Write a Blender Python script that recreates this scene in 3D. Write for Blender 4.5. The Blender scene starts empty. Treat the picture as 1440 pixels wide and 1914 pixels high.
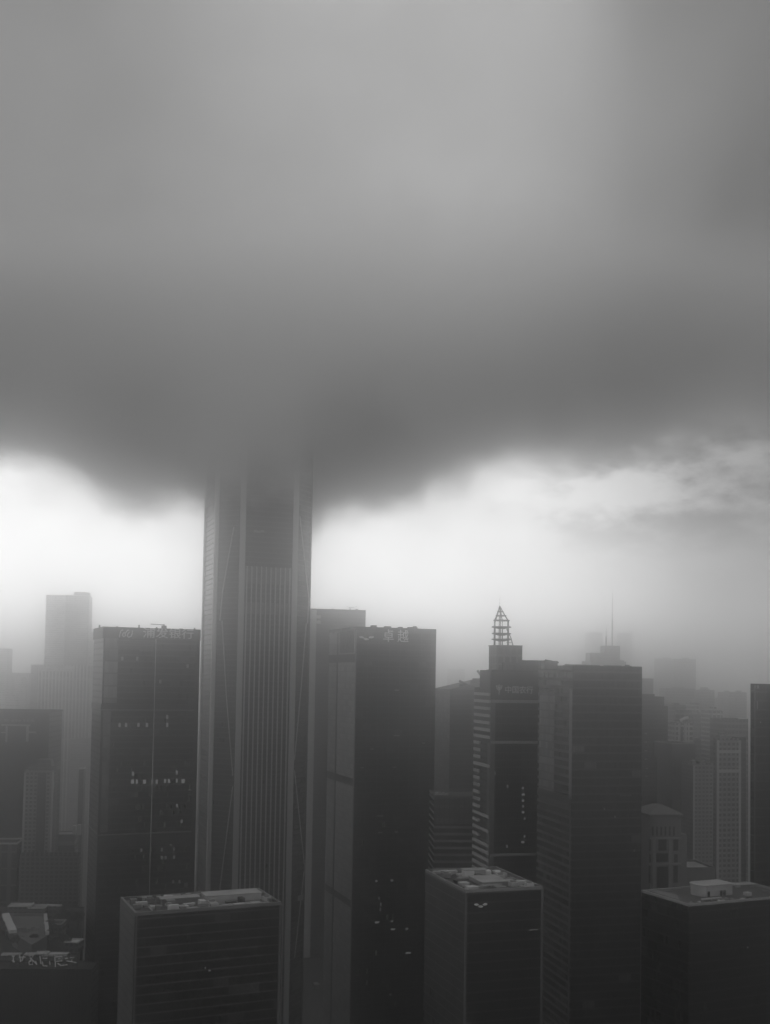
import bpy, bmesh, math, random
from mathutils import Vector, Matrix, noise as mnoise
R = math.radians
sc = bpy.context.scene
COL = sc.collection
CAMZ = 312.0
F = 2000.0            # focal length in pixels of the 1440 x 1914 photograph
PITCH = R(2.6); ROLL = 0.0165
HZ = 1265.0           # row of the horizon in the middle of the photograph
PX, PY = 720.0, HZ - F*math.tan(PITCH)
CAMROT = Matrix.Rotation(R(90)+PITCH, 3, 'X') @ Matrix.Rotation(ROLL, 3, 'Z')
def ray(px, py):
    return CAMROT @ Vector(((px-PX)/F, (PY-py)/F, -1))
def at(px, py, Y):
    """point of the world seen at a place of the photograph, Y metres ahead of the camera"""
    d = ray(px, py)
    return Vector((d.x/d.y*Y, Y, CAMZ + d.z/d.y*Y))
def zat(px, py, Y): return at(px, py, Y).z
def xat(px, Y, py=HZ): return at(px, py, Y).x

# ------------------------------------------------------------------ camera
cd = bpy.data.cameras.new('camera'); cam = bpy.data.objects.new('camera', cd); COL.objects.link(cam)
cam.matrix_world = Matrix.Translation((0, 0, CAMZ)) @ CAMROT.to_4x4()
cd.sensor_fit = 'VERTICAL'; cd.sensor_height = 36; cd.lens = F/1914*36
cd.shift_y = (PY-957)/1914
cd.clip_start = 1; cd.clip_end = 60000
sc.camera = cam
sc.view_settings.view_transform = 'Standard'; sc.view_settings.look = 'None'
sc.view_settings.exposure = 0; sc.view_settings.gamma = 1; sc.view_settings.use_curve_mapping = False
sc.render.engine = 'CYCLES'
cy = sc.cycles
cy.use_denoising = True
try: cy.denoiser = 'OPENIMAGEDENOISE'
except Exception: pass
cy.max_bounces = 28; cy.diffuse_bounces = 3; cy.glossy_bounces = 3; cy.volume_bounces = 16; cy.transparent_max_bounces = 8
cy.sample_clamp_indirect = 6
cy.volume_step_rate = 1.0; cy.volume_max_steps = 128

# ------------------------------------------------------------------ node helpers
class NT:
    def __init__(s, tree): s.t = tree; s.n = tree.nodes; s.l = tree.links; s.n.clear()
    def new(s, ty, **kw):
        nd = s.n.new(ty)
        for k, v in kw.items(): setattr(nd, k, v)
        return nd
    def put(s, sock, v):
        if isinstance(v, bpy.types.NodeSocket): s.l.new(v, sock)
        elif isinstance(v, (tuple, list)) and len(v) == 3 and sock.type == 'RGBA': sock.default_value = (*v, 1)
        else: sock.default_value = v
    def m(s, op, a, b=0.0, c=0.0, clamp=False):
        nd = s.new('ShaderNodeMath', operation=op, use_clamp=clamp)
        for i, v in enumerate((a, b, c)): s.put(nd.inputs[i], v)
        return nd.outputs[0]
    def ss(s, x, a, b, o0=0.0, o1=1.0, kind='SMOOTHSTEP'):
        nd = s.new('ShaderNodeMapRange', interpolation_type=kind)
        for k, v in zip(('Value', 'From Min', 'From Max', 'To Min', 'To Max'), (x, a, b, o0, o1)): s.put(nd.inputs[k], v)
        return nd.outputs[0]
    def curve(s, x, pts, x0, x1):
        nd = s.new('ShaderNodeFloatCurve'); s.put(nd.inputs['Value'], s.ss(x, x0, x1, kind='LINEAR'))
        ys = [p[1] for p in pts]; y0, y1 = min(ys), max(ys)+1e-6
        cu = nd.mapping.curves[0]
        q = [((px-x0)/(x1-x0), (py-y0)/(y1-y0)) for px, py in pts]
        cu.points[0].location = q[0]; cu.points[1].location = q[-1]
        for p in q[1:-1]: cu.points.new(*p)
        nd.mapping.update()
        return s.m('MULTIPLY_ADD', nd.outputs[0], y1-y0, y0)
    def noise(s, vec, scale, detail=3, rough=0.5):
        nd = s.new('ShaderNodeTexNoise'); nd.noise_dimensions = '3D'
        if vec is not None: s.put(nd.inputs['Vector'], vec)
        nd.inputs['Scale'].default_value = scale; nd.inputs['Detail'].default_value = detail; nd.inputs['Roughness'].default_value = rough
        return nd.outputs['Fac']
    def mixf(s, f, a, b):
        nd = s.new('ShaderNodeMix', data_type='FLOAT')
        s.put(nd.inputs[0], f); s.put(nd.inputs[2], a); s.put(nd.inputs[3], b)
        return nd.outputs[0]
    def gray(s, f):
        nd = s.new('ShaderNodeCombineColor')
        for i in range(3): s.put(nd.inputs[i], f)
        return nd.outputs[0]

# ------------------------------------------------------------------ sky
SUN_EL, SUN_AZ = R(52), R(8)          # hidden behind the cloud, high and slightly right ahead
w = bpy.data.worlds.new('World'); sc.world = w; w.use_nodes = True
N = NT(w.node_tree)
out = N.new('ShaderNodeOutputWorld'); bg = N.new('ShaderNodeBackground'); N.l.new(bg.outputs[0], out.inputs[0])
sky = N.new('ShaderNodeTexSky', sky_type='NISHITA'); sky.sun_disc = False
sky.sun_elevation = SUN_EL; sky.sun_rotation = SUN_AZ
bw = N.new('ShaderNodeRGBToBW'); N.l.new(sky.outputs[0], bw.inputs[0])
tc = N.new('ShaderNodeTexCoord'); sep = N.new('ShaderNodeSeparateXYZ'); N.l.new(tc.outputs['Generated'], sep.inputs[0])
az = N.m('ARCTAN2', sep.outputs[0], sep.outputs[1])
el = N.m('ARCSINE', sep.outputs[2])
nz1 = N.noise(tc.outputs['Generated'], 5.0, 4, 0.5)
nz2 = N.noise(tc.outputs['Generated'], 17.0, 5, 0.55)
wob = N.m('MULTIPLY_ADD', N.m('SUBTRACT', nz2, 0.5), 0.10, 0.0)
# elevation of the ragged lower edge of the cloud deck, by azimuth
edge = N.curve(az, [(-1.0, 0.20), (-0.36, 0.215), (-0.30, 0.20), (-0.22, 0.185), (-0.14, 0.18), (-0.03, 0.185), (0.04, 0.185), (0.09, 0.205), (0.14, 0.215), (0.22, 0.225), (0.30, 0.235), (0.38, 0.25), (1.0, 0.2)], -1.0, 1.0)
deckt = N.m('MULTIPLY_ADD', N.m('SUBTRACT', nz2, 0.5), 0.34, 1.0)
deckm = N.ss(N.m('SUBTRACT', N.m('ADD', el, wob), edge), -0.035, 0.045)
# the deck grows lighter towards the hidden sun
up = N.curve(el, [(0.0, 0.14), (0.2, 0.15), (0.3, 0.215), (0.4, 0.31), (0.5, 0.38), (0.62, 0.39), (0.8, 0.42), (1.1, 0.43), (1.57, 0.42)], 0.0, 1.57)
side = N.curve(az, [(-3.2, 0.8), (-1.2, 0.75), (-0.38, 0.48), (-0.15, 0.90), (0.0, 1.04), (0.08, 1.03), (0.2, 0.66), (0.34, 0.22), (0.6, 0.5), (1.5, 0.75), (3.2, 0.8)], -3.2, 3.2)
deck = N.m('MULTIPLY', N.m('MULTIPLY', up, N.m('MULTIPLY', side, deckt)), N.m('MULTIPLY_ADD', N.m('SUBTRACT', nz1, 0.5), 1.0, 1.0))
gside = N.curve(az, [(-3.2, 0.6), (-1.2, 0.7), (-0.36, 1.08), (-0.1, 1.08), (0.05, 1.0), (0.15, 0.90), (0.24, 0.66), (0.32, 0.40), (0.40, 0.36), (1.2, 0.5), (3.2, 0.6)], -3.2, 3.2)
gap = N.m('MULTIPLY', gside, N.m('MULTIPLY_ADD', bw.outputs[0], 0.1*0.25, 1.05))
gap = N.m('MULTIPLY', gap, N.m('MULTIPLY_ADD', N.m('SUBTRACT', nz2, 0.5), 0.25, 1.0))
gap = N.m('MULTIPLY', gap, N.ss(el, -0.12, -0.02, 0.15, 1.0))
gap = N.m('MULTIPLY', gap, N.ss(el, 0.02, 0.10, 1.45, 1.0))
# torn grey wisps under the deck, to the right
mpw = N.new('ShaderNodeMapping'); N.l.new(tc.outputs['Generated'], mpw.inputs[0]); mpw.inputs['Scale'].default_value = (1, 1, 2.2); mpw.inputs['Rotation'].default_value = (0, 0.35, 0)
nz3 = N.noise(mpw.outputs[0], 11.0, 7, 0.62)
wis = N.m('MULTIPLY', N.ss(nz3, 0.36, 0.66), N.m('MULTIPLY', N.m('MAXIMUM', N.ss(az, 0.06, 0.24), 0.28), N.ss(el, 0.085, 0.175)))
gap = N.m('MULTIPLY', gap, N.m('MULTIPLY_ADD', wis, -0.75, 1.0))
N.put(bg.inputs['Color'], N.gray(N.mixf(deckm, gap, deck))); bg.inputs['Strength'].default_value = 1.0

sl = bpy.data.lights.new('sun', 'SUN'); so = bpy.data.objects.new('sun', sl); COL.objects.link(so)
sl.energy = 0.5; sl.angle = R(25); sl.color = (1, 0.99, 0.975)
sd = Vector((math.sin(SUN_AZ)*math.cos(SUN_EL), math.cos(SUN_AZ)*math.cos(SUN_EL), math.sin(SUN_EL)))
so.rotation_euler = sd.to_track_quat('Z', 'Y').to_euler(); so.location = (0, 0, 900)

# ------------------------------------------------------------------ air
def volume_mat(name):
    m = bpy.data.materials.new(name); m.use_nodes = True
    n = NT(m.node_tree); o = n.new('ShaderNodeOutputMaterial'); v = n.new('ShaderNodeVolumePrincipled')
    n.l.new(v.outputs[0], o.inputs['Volume'])
    return m, n, v
HAZE_TOP = CAMZ+136.0
bm = bmesh.new()
bmesh.ops.create_cube(bm, size=1)
for v in bm.verts: v.co = Vector((v.co.x*30000, 7000+v.co.y*20000, -1.5 if v.co.z < 0 else HAZE_TOP))
me = bpy.data.meshes.new('haze'); bm.to_mesh(me); bm.free()
haze = bpy.data.objects.new('haze', me); COL.objects.link(haze); haze['kind'] = 'stuff'
haze['label'] = 'pale rainy haze hanging over the whole city'
hm, n, v = volume_mat('haze')
v.inputs['Color'].default_value = (1.0, 1.0, 1.0, 1); v.inputs['Density'].default_value = 11.5e-4; v.inputs['Anisotropy'].default_value = 0.962
me.materials.append(hm)

# the low cloud that swallows the top of the tallest tower
CY0, CY1, CX, CTOP = 810.0, 1240.0, 680.0, CAMZ+800
EDGE = [(-80, 780), (0, 790), (40, 835), (110, 885), (180, 912), (260, 908), (340, 918), (390, 944), (430, 966), (540, 964), (585, 922), (620, 896), (700, 885), (790, 880), (840, 862), (900, 840), (1000, 818), (1080, 812), (1150, 800), (1300, 778), (1440, 755), (1520, 750)]
EX = [(at(px, py, 960).x, at(px, py-38, 960).z) for px, py in EDGE]
EX = [(-CX, EX[0][1])] + EX + [(CX, EX[-1][1])]
def base_z(x):
    for (a, za), (b, zb) in zip(EX, EX[1:]):
        if a <= x <= b: return za+(zb-za)*(x-a)/(b-a)
    return EX[-1][1]
bm = bmesh.new()
nx, ny = 64, 12
bot = [[bm.verts.new((-CX+2*CX*i/nx, CY0+(CY1-CY0)*j/ny, max(HAZE_TOP+1.5, base_z(-CX+2*CX*i/nx)-42))) for j in range(ny+1)] for i in range(nx+1)]
top = [[bm.verts.new((-CX+2*CX*i/nx, CY0+(CY1-CY0)*j/ny, CTOP)) for j in range(ny+1)] for i in range(nx+1)]
for i in range(nx):
    for j in range(ny):
        bm.faces.new((bot[i][j], bot[i][j+1], bot[i+1][j+1], bot[i+1][j]))
        bm.faces.new((top[i][j], top[i+1][j], top[i+1][j+1], top[i][j+1]))
    bm.faces.new((bot[i][0], bot[i+1][0], top[i+1][0], top[i][0])); bm.faces.new((bot[i][ny], top[i][ny], top[i+1][ny], bot[i+1][ny]))
for j in range(ny):
    bm.faces.new((bot[0][j], top[0][j], top[0][j+1], bot[0][j+1])); bm.faces.new((bot[nx][j], bot[nx][j+1], top[nx][j+1], top[nx][j]))
me = bpy.data.meshes.new('cloud'); bm.to_mesh(me); bm.free()
cloud = bpy.data.objects.new('cloud', me); COL.objects.link(cloud); cloud['kind'] = 'stuff'
cloud['label'] = 'low dark storm cloud swallowing the top of the tallest tower'
cm, n, v = volume_mat('cloud')
geo = n.new('ShaderNodeNewGeometry'); sp = n.new('ShaderNodeSeparateXYZ'); n.l.new(geo.outputs['Position'], sp.inputs[0])
bz = n.curve(sp.outputs[0], EX, -CX, CX)
mpc = n.new('ShaderNodeMapping'); n.l.new(geo.outputs['Position'], mpc.inputs[0]); mpc.inputs['Scale'].default_value = (1, 0.3, 1.25)
nzc = n.noise(mpc.outputs[0], 0.010, 6, 0.58)
nzl = n.noise(mpc.outputs[0], 0.0042, 3, 0.5)
h = n.m('ADD', n.m('SUBTRACT', sp.outputs[2], bz), n.m('MULTIPLY', n.m('SUBTRACT', nzc, 0.5), 88.0))
nzf = n.noise(mpc.outputs[0], 0.032, 5, 0.6)
h = n.m('ADD', h, n.m('MULTIPLY', n.m('SUBTRACT', nzf, 0.5), 55.0))
d = n.m('POWER', n.ss(h, -40.0, 80.0), 1.6)
# thinner and patchier higher up
d = n.m('MULTIPLY', d, n.m('MULTIPLY', n.ss(sp.outputs[2], CAMZ+205, CAMZ+400, 1.0, 0.018), n.ss(nzl, 0.3, 0.7, 0.45, 1.35)))
d = n.m('MULTIPLY', d, n.ss(sp.outputs[2], CAMZ+640, CTOP-5, 1.0, 0.0))
d = n.m('MULTIPLY', d, n.ss(n.m('ABSOLUTE', sp.outputs[0]), CX-140, CX, 1.0, 0.0))
d = n.m('MULTIPLY', d, n.ss(sp.outputs[1], CY0, CY0+60))
d = n.m('MULTIPLY', d, n.ss(sp.outputs[1], CY1-60, CY1, 1.0, 0.0))
alb = n.m('MULTIPLY', n.curve(sp.outputs[0], [(-CX, 0.90), (-330, 0.92), (-100, 0.98), (30, 0.985), (160, 0.95), (300, 0.88), (CX, 0.87)], -CX, CX), 1.0)
n.put(v.inputs['Color'], n.gray(alb))
n.put(v.inputs['Density'], n.m('MULTIPLY', d, 0.12))
v.inputs['Anisotropy'].default_value = 0.3
me.materials.append(cm)

# ------------------------------------------------------------------ materials
MATS = {}
def plain(name, g, rough=0.7, emit=0.0, metal=0.0, grain=0.25, scale=0.4):
    if name in MATS: return MATS[name]
    m = bpy.data.materials.new(name); m.use_nodes = True; n = NT(m.node_tree)
    o = n.new('ShaderNodeOutputMaterial'); p = n.new('ShaderNodeBsdfPrincipled'); n.l.new(p.outputs[0], o.inputs[0])
    t = n.new('ShaderNodeTexCoord')
    a = n.noise(t.outputs['Object'], scale, 5, 0.6)
    n.put(p.inputs['Base Color'], n.gray(n.m('MULTIPLY', n.m('MULTIPLY_ADD', n.m('SUBTRACT', a, 0.5), 2*grain, 1.0), g)))
    p.inputs['Roughness'].default_value = rough; p.inputs['Metallic'].default_value = metal
    if emit:
        p.inputs['Emission Color'].default_value = (1, 1, 1, 1); p.inputs['Emission Strength'].default_value = emit
    MATS[name] = m
    return m

def fac(name, glass=0.03, rough=0.16, band=0.10, bandf=0.22, fh=4.2, frame=0.09, ff=0.10, mw=1.5, var=0.3, dirt=0.25, tilt=0.007, spec=0.5, blind=0.0, bandrough=0.5, group=0, gd=0.6, patch=0.35):
    """curtain wall or window wall: UVs are metres along the wall and metres up"""
    if name in MATS: return MATS[name]
    m = bpy.data.materials.new(name); m.use_nodes = True; n = NT(m.node_tree)
    o = n.new('ShaderNodeOutputMaterial'); p = n.new('ShaderNodeBsdfPrincipled'); n.l.new(p.outputs[0], o.inputs[0])
    t = n.new('ShaderNodeTexCoord'); s = n.new('ShaderNodeSeparateXYZ'); n.l.new(t.outputs['UV'], s.inputs[0])
    U = n.m('DIVIDE', s.outputs[0], mw); V = n.m('DIVIDE', s.outputs[1], fh)
    fu = n.m('FRACT', U); fv = n.m('FRACT', V)
    iv = n.m('FLOOR', V); iu = n.m('FLOOR', U)
    isband = n.m('LESS_THAN', fv, bandf); isfr = n.m('LESS_THAN', fu, ff)
    cb = n.new('ShaderNodeCombineXYZ'); n.put(cb.inputs[0], iu); n.put(cb.inputs[1], iv)
    wn = n.new('ShaderNodeTexWhiteNoise', noise_dimensions='2D'); n.l.new(cb.outputs[0], wn.inputs['Vector'])
    # some floors and bays have pale blinds drawn or darker glass
    cb2 = n.new('ShaderNodeCombineXYZ'); n.put(cb2.inputs[0], n.m('FLOOR', n.m('MULTIPLY', U, 0.23))); n.put(cb2.inputs[1], iv)
    wn2 = n.new('ShaderNodeTexWhiteNoise', noise_dimensions='2D'); n.l.new(cb2.outputs[0], wn2.inputs['Vector'])
    g = n.m('MULTIPLY_ADD', n.m('SUBTRACT', wn.outputs['Value'], 0.5), 2*var*glass, glass)
    g = n.m('MULTIPLY', g, n.m('MULTIPLY_ADD', wn2.outputs['Value'], 0.4, 0.8))
    if blind:
        g = n.m('MULTIPLY_ADD', n.m('GREATER_THAN', wn2.outputs['Value'], 1-blind), glass*2.5, g)
    bcol = n.m('MULTIPLY_ADD', n.m('SUBTRACT', wn2.outputs['Value'], 0.5), 0.25*band, band)
    c = n.mixf(isband, g, bcol)
    c = n.mixf(isfr, c, frame)
    if group:                                   # a heavier line every few bays
        isg = n.m('LESS_THAN', n.m('FRACT', n.m('DIVIDE', s.outputs[0], group)), 0.10)
        c = n.mixf(n.m('MULTIPLY', isg, gd), c, frame*1.4)
    mp = n.new('ShaderNodeMapping'); n.l.new(t.outputs['UV'], mp.inputs[0]); mp.inputs['Scale'].default_value = (0.09, 0.016, 1)
    dn = n.noise(mp.outputs[0], 1.0, 5, 0.62)
    dn2 = n.noise(t.outputs['UV'], 0.022, 4, 0.55)
    c = n.m('MULTIPLY', c, n.m('MULTIPLY_ADD', n.m('SUBTRACT', dn, 0.5), 2*dirt, 1.0))
    c = n.m('MULTIPLY', c, n.m('MULTIPLY_ADD', n.m('SUBTRACT', dn2, 0.5), 2*patch, 1.0))
    n.put(p.inputs['Base Color'], n.gray(c))
    solid = n.m('MAXIMUM', isband, isfr)
    rg = n.mixf(solid, n.m('MULTIPLY_ADD', n.m('SUBTRACT', dn2, 0.5), 0.12, rough), bandrough)
    n.put(p.inputs['Roughness'], rg)
    p.inputs['Specular IOR Level'].default_value = spec
    if tilt:
        ge = n.new('ShaderNodeNewGeometry')
        v1 = n.new('ShaderNodeVectorMath', operation='SUBTRACT'); n.l.new(wn.outputs['Color'], v1.inputs[0]); v1.inputs[1].default_value = (.5, .5, .5)
        v2 = n.new('ShaderNodeVectorMath', operation='SCALE'); n.l.new(v1.outputs[0], v2.inputs[0]); v2.inputs['Scale'].default_value = 2*tilt
        v3 = n.new('ShaderNodeVectorMath', operation='ADD'); n.l.new(v2.outputs[0], v3.inputs[0]); n.l.new(ge.outputs['Normal'], v3.inputs[1])
        v4 = n.new('ShaderNodeVectorMath', operation='NORMALIZE'); n.l.new(v3.outputs[0], v4.inputs[0])
        n.l.new(v4.outputs[0], p.inputs['Normal'])
    MATS[name] = m
    return m

CONC = plain('weathered concrete', 0.20, 0.85)
PALE = plain('pale render', 0.58, 0.8)
WHITE = plain('white paint', 0.75, 0.6, grain=0.15)
ROOF = plain('roof felt', 0.09, 0.9, grain=0.5, scale=0.12)
ROOFL = plain('pale roof screed', 0.4, 0.9, grain=0.5, scale=0.12)
STEEL = plain('dark steel', 0.05, 0.5)
GREY = plain('grey metal', 0.24, 0.5)
LIGHTM = plain('light metal panel', 0.5, 0.4)
DARK = plain('dark cladding', 0.025, 0.35)
SIGNW = plain('sign letters', 0.8, 0.5, grain=0.1)
SIGND = plain('dim sign letters', 0.55, 0.5, grain=0.1)
LIT = plain('lit window pane', 0.4, 0.5, emit=0.10)
LITD = plain('dim lit window pane', 0.3, 0.5, emit=0.055)

# ------------------------------------------------------------------ things and parts
def thing(name, label, cat, base, group=None):
    o = bpy.data.objects.new(name, None); COL.objects.link(o); o.location = base; o.empty_display_size = 5
    o['label'] = label; o['category'] = cat
    if group: o['group'] = group
    return o
def root_of(o):
    while o.parent: o = o.parent
    return o
class MB:
    """collects shapes in world coordinates; build() links them as one mesh object"""
    def __init__(s): s.v = []; s.f = []; s.uv = []; s.mi = []
    def face(s, pts, uv=None, mi=0):
        i = len(s.v); s.v += [Vector(p) for p in pts]; s.f.append(tuple(range(i, i+len(pts))))
        s.uv.append(uv or [(p[0]+p[1]*.3, p[2]) for p in pts]); s.mi.append(mi)
        return s
    def prism(s, poly, z0, z1, mi=0, top=True, bottom=False, top_mi=None, edge_mi=None, z1s=None):
        u = 0; n = len(poly); zt = z1s or [z1]*n
        for i in range(n):
            a, b = poly[i], poly[(i+1) % n]; L = math.hypot(b[0]-a[0], b[1]-a[1]); j = (i+1) % n
            s.face([(a[0], a[1], z0), (b[0], b[1], z0), (b[0], b[1], zt[j]), (a[0], a[1], zt[i])], [(u, z0), (u+L, z0), (u+L, zt[j]), (u, zt[i])], edge_mi[i] if edge_mi else mi)
            u += L
        if top: s.face([(p[0], p[1], zt[i]) for i, p in enumerate(poly)], None, mi if top_mi is None else top_mi)
        if bottom: s.face([(p[0], p[1], z0) for p in reversed(poly)], None, mi)
        return s
    def ring(s, poly, inner, z0, z1, mi=0):
        n = len(poly)
        for i in range(n):
            a, b, c, d = poly[i], poly[(i+1) % n], inner[(i+1) % n], inner[i]
            s.face([(*a, z0), (*b, z0), (*b, z1), (*a, z1)], None, mi); s.face([(*c, z0), (*d, z0), (*d, z1), (*c, z1)], None, mi)
            s.face([(*a, z1), (*b, z1), (*c, z1), (*d, z1)], None, mi)
        return s
    def box(s, c, sx, sy, z0, z1, rz=0, mi=0):
        ca_, sa_ = math.cos(rz), math.sin(rz)
        q = [(c[0]+x*ca_-y*sa_, c[1]+x*sa_+y*ca_) for x, y in ((-sx/2, -sy/2), (sx/2, -sy/2), (sx/2, sy/2), (-sx/2, sy/2))]
        return s.prism(q, z0, z1, mi, True, True)
    def tube(s, pts, r, n=6, mi=0, r1=None):
        pts = [Vector(p) for p in pts]; rings = []
        for i, p in enumerate(pts):
            d = (pts[min(i+1, len(pts)-1)]-pts[max(i-1, 0)]).normalized()
            a = d.orthogonal().normalized() if abs(d.z) > .99 else d.cross(Vector((0, 0, 1))).normalized(); b = d.cross(a)
            k = i/(len(pts)-1); rr = r if r1 is None else r+(r1-r)*k
            rings.append([p+a*math.cos(2*math.pi*j/n)*rr+b*math.sin(2*math.pi*j/n)*rr for j in range(n)])
        for x, y in zip(rings, rings[1:]):
            for j in range(n): s.face([x[j], x[(j+1) % n], y[(j+1) % n], y[j]][::-1], None, mi)
        s.face(rings[0], None, mi); s.face(rings[-1][::-1], None, mi)
        return s
    def cyl(s, c, r, z0, z1, n=14, mi=0, r1=None):
        r1 = r if r1 is None else r1
        A = [(c[0]+r*math.cos(2*math.pi*j/n), c[1]+r*math.sin(2*math.pi*j/n), z0) for j in range(n)]
        B = [(c[0]+r1*math.cos(2*math.pi*j/n), c[1]+r1*math.sin(2*math.pi*j/n), z1) for j in range(n)]
        for j in range(n): s.face([A[j], A[(j+1) % n], B[(j+1) % n], B[j]], None, mi)
        s.face(B, None, mi)
        return s
    def build(s, name, mats, parent=None, label=None):
        mats = mats if isinstance(mats, (list, tuple)) else [mats]
        off = root_of(parent).location if parent else Vector((0, 0, 0))
        me = bpy.data.meshes.new(name); me.from_pydata([v-off for v in s.v], [], s.f)
        uvl = me.uv_layers.new(name='UVMap'); k = 0
        for uv in s.uv:
            for c in uv: uvl.data[k].uv = c; k += 1
        for m in mats: me.materials.append(m)
        me.polygons.foreach_set('material_index', s.mi)
        o = bpy.data.objects.new(name, me); COL.objects.link(o)
        if parent: o.parent = parent
        if label: o['label'] = label
        return o

def inset(poly, d):
    n = len(poly); out = []
    for i in range(n):
        p, a, b = Vector(poly[i]), Vector(poly[i-1]), Vector(poly[(i+1) % n])
        e1 = (p-a).normalized(); e2 = (b-p).normalized()
        n1 = Vector((-e1.y, e1.x)); n2 = Vector((-e2.y, e2.x))
        bis = (n1+n2); bis = bis/max(1e-6, bis.length); k = d/max(.3, bis.dot(n1))
        out.append(tuple(p+bis*k))
    return out
def rect(pl, pc, pr, YC, deg, py=HZ, depth=None, width=None):
    """plan of a rectangular building from the columns of its left, near and right corners"""
    th = R(deg); t, n = Vector((math.cos(th), math.sin(th))), Vector((-math.sin(th), math.cos(th)))
    C = at(pc, py, YC).xy
    if width is None: d = ray(pr, py); u = d.x/d.y; width = (u*C.y-C.x)/(t.x-u*t.y)
    if depth is None: d = ray(pl, py); u = d.x/d.y; depth = (u*C.y-C.x)/(n.x-u*n.y)
    return [tuple(C), tuple(C+t*width), tuple(C+t*width+n*depth), tuple(C+n*depth)]

class Wall:
    """a vertical wall between two plan points, seen from outside with a on its left"""
    def __init__(s, a, b):
        s.a = Vector(a); s.b = Vector(b); s.L = (s.b-s.a).length; s.t = (s.b-s.a)/s.L; s.n = Vector((s.t.y, -s.t.x)); s.ang = math.atan2(s.t.y, s.t.x)
    def px(s, px, py):
        d = ray(px, py); den = d.x*s.n.x+d.y*s.n.y; k = (s.a.x*s.n.x+s.a.y*s.n.y)/den
        P = d*k; return (P.xy-s.a).dot(s.t), CAMZ+P.z
    def P(s, a, z, out=0.0): q = s.a+s.t*a+s.n*out; return Vector((q.x, q.y, z))
    def box(s, mb, a0, a1, z0, z1, d0, d1, mi=0):
        A0, A1 = s.P(a0, 0, d1).xy, s.P(a1, 0, d1).xy; B0, B1 = s.P(a0, 0, d0).xy, s.P(a1, 0, d0).xy
        return mb.prism([tuple(A0), tuple(A1), tuple(B1), tuple(B0)], z0, z1, mi, True, True)
    def pbox(s, mb, x0, y0, x1, y1, d0, d1, mi=0):
        xm, ym = (x0+x1)/2, (y0+y1)/2
        return s.box(mb, s.px(x0, ym)[0], s.px(x1, ym)[0], s.px(xm, y1)[1], s.px(xm, y0)[1], d0, d1, mi)
    def mat(s, a, z, out):
        p = s.P(a, z, out)
        return Matrix(((s.t.x, 0, s.n.x, p.x), (s.t.y, 0, s.n.y, p.y), (0, 1, 0, p.z), (0, 0, 0, 1)))

def lettering(txt, wall, a0, a1, z0, z1, out, mat, parent, name='sign_letters', label=None, bold=0.0):
    cu = bpy.data.curves.new(name, 'FONT'); cu.body = txt; cu.extrude = 0.05; cu.offset = bold
    tmp = bpy.data.objects.new(name, cu); COL.objects.link(tmp)
    bpy.context.view_layer.update()
    me = bpy.data.meshes.new_from_object(tmp.evaluated_get(bpy.context.evaluated_depsgraph_get()))
    bpy.data.objects.remove(tmp); bpy.data.curves.remove(cu)
    xs = [v.co.x for v in me.vertices]; ys = [v.co.y for v in me.vertices]
    x0, x1, y0, y1 = min(xs), max(xs), min(ys), max(ys)
    M = wall.mat(0, 0, 0); off = root_of(parent).location
    for v in me.vertices:
        p = Vector((a0+(v.co.x-x0)/(x1-x0)*(a1-a0), z0+(v.co.y-y0)/(y1-y0)*(z1-z0), out+v.co.z*3))
        v.co = (M @ p)-off
    me.materials.clear(); me.materials.append(mat); me.name = name
    o = bpy.data.objects.new(name, me); COL.objects.link(o); o.parent = parent
    if label: o['label'] = label
    return o

def lit(wall, spots, parent, w=1.5, h=2.2, mat=None, out=0.06):
    for q in spots:
        a, z = wall.px(q[0], q[1]); ww = w*(q[2] if len(q) > 2 else 1)
        wall.box(MB(), a-ww/2, a+ww/2, z-h/2, z+h/2, -0.1, out).build('lit_window', mat or LIT, parent)

def tower(name, label, cat, poly, z1, mats, edge_mi=None, para=1.6, roof=ROOF, parapet=None, group=None, thick=0.6):
    """facade, roof and parapet of a building with a plan polygon (counter-clockwise, near corner first)"""
    cx = sum(p[0] for p in poly)/len(poly); cy_ = sum(p[1] for p in poly)/len(poly)
    t = thing(name, label, cat, (cx, cy_, 0), group)
    mats = mats if isinstance(mats, (list, tuple)) else [mats]
    MB().prism(poly, -0.4, z1-para, 0, False, edge_mi=edge_mi).build('facade', mats, t)
    MB().face([(*p, z1-para) for p in poly]).build('roof', roof, t)
    if para > 0: MB().ring(poly, inset(poly, thick), z1-para, z1).build('parapet', parapet or mats[0], t)
    return t

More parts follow.
